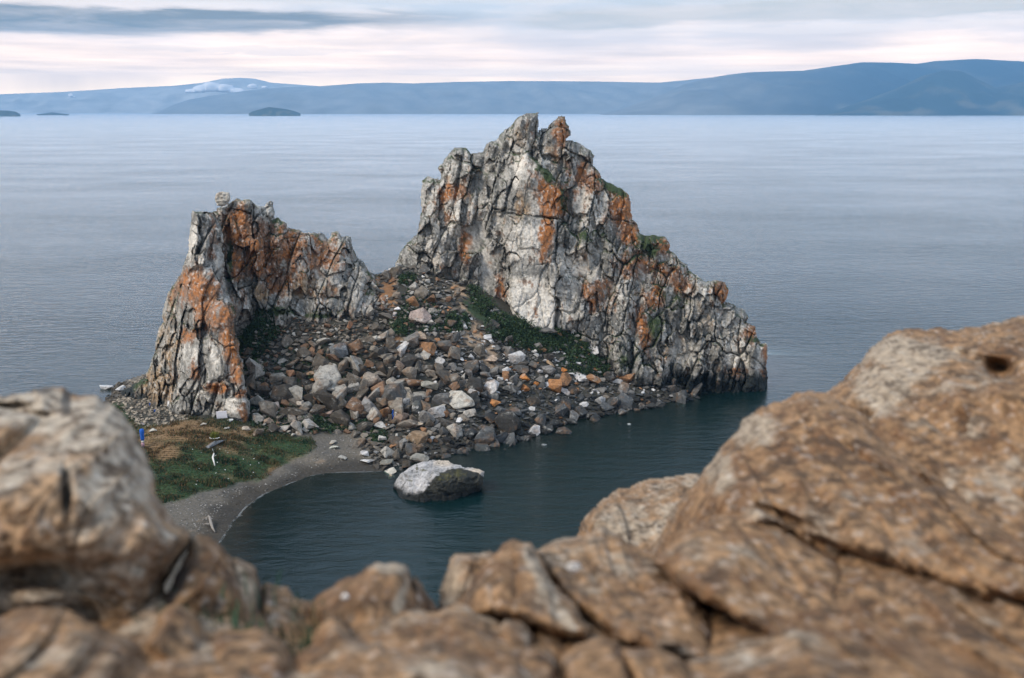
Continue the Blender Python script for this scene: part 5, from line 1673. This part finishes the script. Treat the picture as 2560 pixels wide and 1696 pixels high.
near(c5((1270, 1130), (1300, 1085), (1360, 1105), (1420, 1118), (1455, 1170), (1540, 1195), (1560, 1260), (1520, 1420), (1400, 1480), (1260, 1440)), [(670, 1460, 3.6), (760, 1520, 3.5), (690, 1620, 3.1)], 'low tan rock at the notch over the bay', E=40, R=0.22)
near(c5((-900, 1290), (0, 1255), (100, 1220), (200, 1205), (350, 1230), (450, 1290), (560, 1335), (680, 1400), (800, 1500), (900, 1700), (900, 1800), (-900, 1800)), [(0, 1550, 2.55), (200, 1530, 2.55), (400, 1650, 2.35), (0, 1750, 2.1), (300, 1780, 2.1)], 'broad speckled rock in the bottom left corner', E=90, R=0.3, colour=fore_colour(g=0.5))
near(c5((720, 1400), (780, 1260), (830, 1200), (890, 1188), (960, 1240), (1000, 1330), (1010, 1450), (960, 1560), (800, 1560)), [(440, 1520, 2.75), (480, 1600, 2.65), (420, 1650, 2.5)], 'pointed tan stone standing between the left rocks', E=50, R=0.22)
near(c5((1000, 1480), (1015, 1380), (1080, 1328), (1200, 1320), (1290, 1310), (1370, 1360), (1420, 1430), (1445, 1510), (1420, 1620), (1200, 1680), (1020, 1640)), [(520, 1600, 2.65), (700, 1600, 2.65), (600, 1700, 2.35)], 'smooth rounded tan stone at the bottom left', E=70, R=0.28, amp=0.03, colour=fore_colour(g=0.2))
near(c8((150, 760), (180, 712), (260, 650), (340, 600), (420, 570), (480, 545), (520, 510), (560, 488), (630, 486), (700, 480), (755, 508), (785, 590), (800, 680), (810, 800), (770, 950), (650, 1040), (400, 1000), (240, 920)), [(790, 1500, 3.2), (940, 1410, 3.3), (1010, 1420, 3.3), (900, 1600, 2.85), (1030, 1550, 3.0), (900, 1500, 3.0)], 'blunt peaked tan rock in the middle of the foreground', E=60, R=0.28, amp=0.06,
     colour=fore_colour(g=0.35, spots=[(990, 1420, 50, 14, 0.9), (1000, 1500, 12, 50, 0.8, 20)], dk=[(865, 1495, 18, 22, 0.6)]))
near(c8((760, 600), (800, 570), (870, 670), (930, 750), (960, 850), (900, 960), (780, 960), (760, 800)), [(1040, 1460, 3.4), (1090, 1520, 3.4), (1050, 1600, 3.1)], 'dark flank stone behind the blunt peaked rock', E=30, R=0.2, colour=fore_colour(g=0.2, tan=(0.30, 0.19, 0.115)))
near(c8((920, 720), (960, 620), (985, 540), (1005, 470), (1030, 438), (1120, 430), (1190, 420), (1290, 424), (1330, 480), (1300, 700), (1150, 860), (960, 880)), [(1110, 1480, 3.7), (1140, 1390, 3.8), (1240, 1390, 3.8), (1180, 1540, 3.4)], 'pale block with a flat top beside the bay', E=36, R=0.22, colour=fore_colour(g=0.75))
near(c8((1060, 800), (1090, 640), (1180, 520), (1270, 430), (1330, 362), (1380, 344), (1440, 362), (1490, 372), (1540, 440), (1620, 600), (1760, 740), (1850, 880), (1820, 960), (1640, 940), (1450, 860), (1280, 820), (1130, 850)), [(1270, 1370, 3.4), (1330, 1360, 3.45), (1160, 1500, 3.1), (1300, 1500, 2.95), (1440, 1580, 2.8), (1250, 1440, 3.1)], 'sharp crested tan rock with a white vein running down', E=50, R=0.26, amp=0.06,
     colour=fore_colour(g=0.3, spots=[(1330, 1400, 14, 40, 1.2, -25), (1370, 1480, 14, 60, 1.2, -25), (1420, 1560, 14, 50, 1.0, -25)]))
near(c8((1480, 440), (1560, 378), (1620, 350), (1750, 330), (1850, 288), (1920, 276), (1990, 322), (2100, 385), (2220, 440), (2330, 560), (2500, 720), (2600, 900), (2560, 1100), (2300, 1060), (1980, 940), (1760, 780), (1600, 600)), [(1360, 1360, 3.9), (1500, 1330, 4.0), (1620, 1400, 3.9), (1400, 1480, 3.3), (1600, 1560, 3.0), (1760, 1620, 2.9), (1700, 1480, 3.3)], 'gravelly sloping rock right of the white vein', E=50, R=0.25, amp=0.05, cell=0.16,
     colour=fore_colour(g=0.55))
near(c7((60, 990), (75, 945), (110, 880), (180, 812), (260, 766), (330, 745), (400, 730), (480, 715), (600, 712), (660, 800), (620, 960), (500, 1080), (250, 1080)), [(1450, 1330, 6.6), (1560, 1220, 7.0), (1740, 1190, 7.0), (1500, 1300, 6.3), (1700, 1300, 6.2), (1600, 1350, 6.0)], 'smooth pale rock further down the cliff above the bay', E=60, R=0.6, amp=0.10, cell=0.6, thick=1.0, colour=fore_colour(g=0.8))
near(c7((360, 1060), (400, 990), (450, 885), (520, 795), (590, 705), (650, 622), (710, 560), (770, 482), (830, 432), (920, 400), (980, 372), (1060, 357), (1110, 372), (1250, 440), (1400, 560), (1600, 700), (1850, 860), (2040, 1000), (2040, 1300), (1750, 1280), (1350, 1130), (1150, 1100), (900, 980), (640, 1020), (480, 1100)),
     [(1640, 1350, 4.7), (1750, 1180, 4.9), (1900, 1020, 5.1), (2040, 980, 5.2), (2200, 1080, 4.8), (1800, 1260, 4.2), (2000, 1200, 4.1), (2200, 1300, 3.7), (2500, 1380, 3.5), (2400, 1250, 4.0)], 'big rounded brown rock on the right with a dark undercut', E=100, R=0.6, amp=0.11, cell=0.5, thick=1.0,
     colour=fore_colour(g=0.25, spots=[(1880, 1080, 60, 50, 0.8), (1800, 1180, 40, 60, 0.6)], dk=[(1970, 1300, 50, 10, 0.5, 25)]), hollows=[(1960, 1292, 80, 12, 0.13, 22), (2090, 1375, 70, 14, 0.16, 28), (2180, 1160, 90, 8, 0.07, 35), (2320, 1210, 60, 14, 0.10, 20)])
near(c7((1030, 420), (1100, 372), (1180, 312), (1250, 250), (1290, 186), (1350, 130), (1450, 96), (1600, 106), (1750, 96), (1870, 62), (1960, 46), (2950, 30), (2950, 1050), (1800, 900), (1500, 700), (1300, 560)),
     [(2060, 980, 6.0), (2200, 860, 6.4), (2350, 830, 6.5), (2560, 800, 6.4), (2200, 1000, 5.5), (2400, 1000, 5.0), (2400, 1200, 4.6), (2560, 1100, 4.6), (2560, 930, 5.5)], 'pale topped rock mass with a dark hollow at the right edge', E=110, R=0.7, amp=0.12, cell=0.6, thick=1.2,
     colour=fore_colour(g=0.42, spots=[(2250, 880, 90, 40, 0.8), (2200, 960, 60, 50, 0.6)], dk=[(2500, 922, 22, 14, 0.7)]), hollows=[(2498, 925, 34, 24, 0.42, 10), (2430, 893, 60, 12, 0.14, 14)])  # the hollow is carved, and its shade is also painted dark
near(c7((380, 1080), (500, 960), (620, 885), (720, 872), (860, 870), (920, 905), (980, 950), (1080, 1005), (1160, 1050), (1205, 1120), (1180, 1260), (1100, 1420), (900, 1420), (700, 1300), (500, 1200)), [(1770, 1300, 3.9), (1910, 1290, 4.0), (2950, 1400, 3.7), (1850, 1400, 3.4), (1950, 1550, 3.0), (1700, 1420, 3.4)], 'smooth tan stepped ledge below the big right rock', E=50, R=0.25, amp=0.05, colour=fore_colour(g=0.25))
near(c7((1080, 1400), (1150, 1240), (1230, 1150), (1320, 1120), (1420, 1110), (1550, 1150), (1700, 1250), (1850, 1400), (1960, 1500), (2950, 1600), (2950, 1750), (900, 1750)), [(2120, 1480, 3.2), (2230, 1430, 3.3), (2400, 1520, 3.0), (2560, 1680, 2.6), (2000, 1750, 2.4), (2400, 1760, 2.4)], 'rounded brown rock in the bottom right corner', E=80, R=0.35, amp=0.08, colour=fore_colour(g=0.15))
near(c7((1640, 1240), (1800, 1180), (2950, 1180), (2950, 1620), (1930, 1480), (1800, 1350)), [(2450, 1480, 3.3), (2560, 1480, 3.2), (2560, 1640, 2.9)], 'dark cleft stone at the lower right edge', E=50, R=0.25, colour=fore_colour(g=0.3, tan=(0.3, 0.19, 0.115)))
near(c8((1060, 900), (1090, 830), (1150, 808), (1220, 830), (1280, 900), (1300, 990), (1280, 1080), (1220, 1080), (1130, 990)), [(1190, 1560, 2.8), (1230, 1620, 2.65), (1180, 1640, 2.6)], 'small oblong tan stone at the foot of the crested rock', E=40, R=0.15, amp=0.03, colour=fore_colour(g=0.2))
near(c8((820, 960), (850, 880), (950, 830), (1030, 870), (1070, 960), (1070, 1060), (960, 1090), (860, 1060)), [(1100, 1570, 2.75), (1130, 1640, 2.6), (1060, 1640, 2.6)], 'rounded brown stone in the bottom middle', E=45, R=0.18, amp=0.04, colour=fore_colour(g=0.2))
near(c8((1280, 880), (1340, 820), (1450, 840), (1500, 920), (1480, 1010), (1380, 1040), (1310, 980)), [(1290, 1560, 2.8), (1330, 1620, 2.7), (1270, 1620, 2.65)], 'small dark streaked stone under the crested rock', E=40, R=0.15, amp=0.03, colour=fore_colour(g=0.25, spots=[(1317, 1600, 5, 14, 1.3)]))
near(c8((1240, 1200), (1270, 1105), (1420, 1015), (1540, 985), (1620, 1030), (1660, 1110), (1640, 1260), (1260, 1280)), [(1300, 1640, 2.5), (1380, 1640, 2.5), (1320, 1740, 2.3)], 'tan wedge stone at the bottom edge right of the middle', E=45, R=0.18, amp=0.04, colour=fore_colour(g=0.25))
near(c8((1640, 1060), (1740, 970), (1900, 930), (1990, 960), (2060, 1060), (2100, 1180), (2950, 1300), (1700, 1300)), [(1460, 1620, 2.6), (1560, 1640, 2.55), (1500, 1740, 2.3)], 'rounded tan slab at the bottom edge', E=50, R=0.2, amp=0.04, colour=fore_colour(g=0.25))
near(c8((2000, 1000), (2950, 920), (2240, 960), (2380, 1060), (2480, 1200), (2460, 1320), (2120, 1320)), [(1600, 1620, 2.55), (1700, 1660, 2.5), (1650, 1740, 2.3)], 'low brown slab at the bottom edge left of the corner rock', E=45, R=0.18, amp=0.04)
near(c8((80, 1050), (200, 960), (230, 850), (300, 800), (380, 830), (440, 930), (520, 960), (600, 940), (680, 1000), (740, 1100), (740, 1300), (60, 1300)), [(800, 1560, 2.7), (900, 1620, 2.55), (820, 1740, 2.3)], 'lumpy tan stone left of the bottom middle', E=55, R=0.22, amp=0.05, colour=fore_colour(g=0.35))
for (a, b, r, Yv, lab) in [(1434, 1418, 14, 3.15, 'white pebble on the gravelly sloping rock'), (862, 1493, 9, 2.93, 'white pebble stuck on the blunt peaked rock')]:
    th = np.linspace(0, 2 * math.pi, 14, endpoint=False)
    near([(a + r * 1.3 * math.cos(t), b + r * math.sin(t)) for t in th], [(a, b, Yv)], lab, E=r, R=0.015, amp=0.004, cell=0.03, thick=0.03, step=1.5, warp=1.0, colour=plain_stone((0.66, 0.62, 0.58), (0.5, 0.45, 0.4), scale=20))
for (a, b, Yv, n, lab) in [(752, 1625, 2.85, 90, 'dark green grass tuft between the near rocks left of the middle'), (527, 1572, 2.95, 40, 'small green tuft behind the rounded tan stone')]:
    p = at_Y(a, b, Yv)
    blades('grass_tuft', [tuple(p + np.array([random.uniform(-0.05, 0.05), random.uniform(-0.05, 0.05), -0.04])) for _ in range(n)], 0.10, 0.004, lambda q: np.array([0.022, 0.065, 0.035]) * rng.uniform(0.6, 1.4, (len(q), 1)), lab, 'grass', 2, 0.9)

# the headland under the near rocks
hx, hy = np.meshgrid(np.linspace(-40, 40, 81), np.linspace(-20, 46, 67))
hz = np.where(hy < 2.5, 39.9, 39.9 - (hy - 2.5) * 1.15) + (fbm(hx * 0.2, hy * 0.2, hx * 0, 5, 4) - 0.5) * 1.6
hz = np.minimum(hz, 39.9)
hc = lerp3(np.zeros(hx.shape + (3,)) + np.array([0.30, 0.21, 0.14]), (0.16, 0.13, 0.10), fbm(hx, hy, hz, 6, 4))
hd = make_mesh('headland_cliff', np.stack([hx, hy, hz], -1).reshape(-1, 3), grid_faces(np.ones((66, 80), bool), 81), M_GROUND, hc.reshape(-1, 3))
tag(hd, 'brown cliff of the headland under the near rocks', kind='structure')

# ------------------------------------------------------------------ haze
def build_haze():
    bm = bmesh.new()
    bmesh.ops.create_cube(bm, size=1.0)
    lo, hi = Vector((-17000, -3500, -12)), Vector((17000, 20000, 760))
    for v in bm.verts:
        v.co = Vector([lo[i] + (v.co[i] + 0.5) * (hi[i] - lo[i]) for i in range(3)])
    me = bpy.data.meshes.new('haze')
    bm.to_mesh(me)
    bm.free()
    m = bpy.data.materials.new('haze_air')
    m.use_nodes = True
    g = NT(m.node_tree)
    out = g.n('ShaderNodeOutputMaterial')
    pv = g.n('ShaderNodeVolumePrincipled', ins={'Color': (0.25, 0.56, 0.97, 1), 'Density': HAZE_DENSITY, 'Anisotropy': 0.0})
    g.link(pv.outputs[0], out.inputs['Volume'])
    me.materials.append(m)
    o = bpy.data.objects.new('haze', me)
    col.objects.link(o)
    tag(o, 'thin blue haze over the lake', kind='stuff')


HAZE_DENSITY = 0.85e-4
build_haze()
print('objects', len(bpy.data.objects), 'tris', sum(len(m.polygons) * 2 for m in bpy.data.meshes))
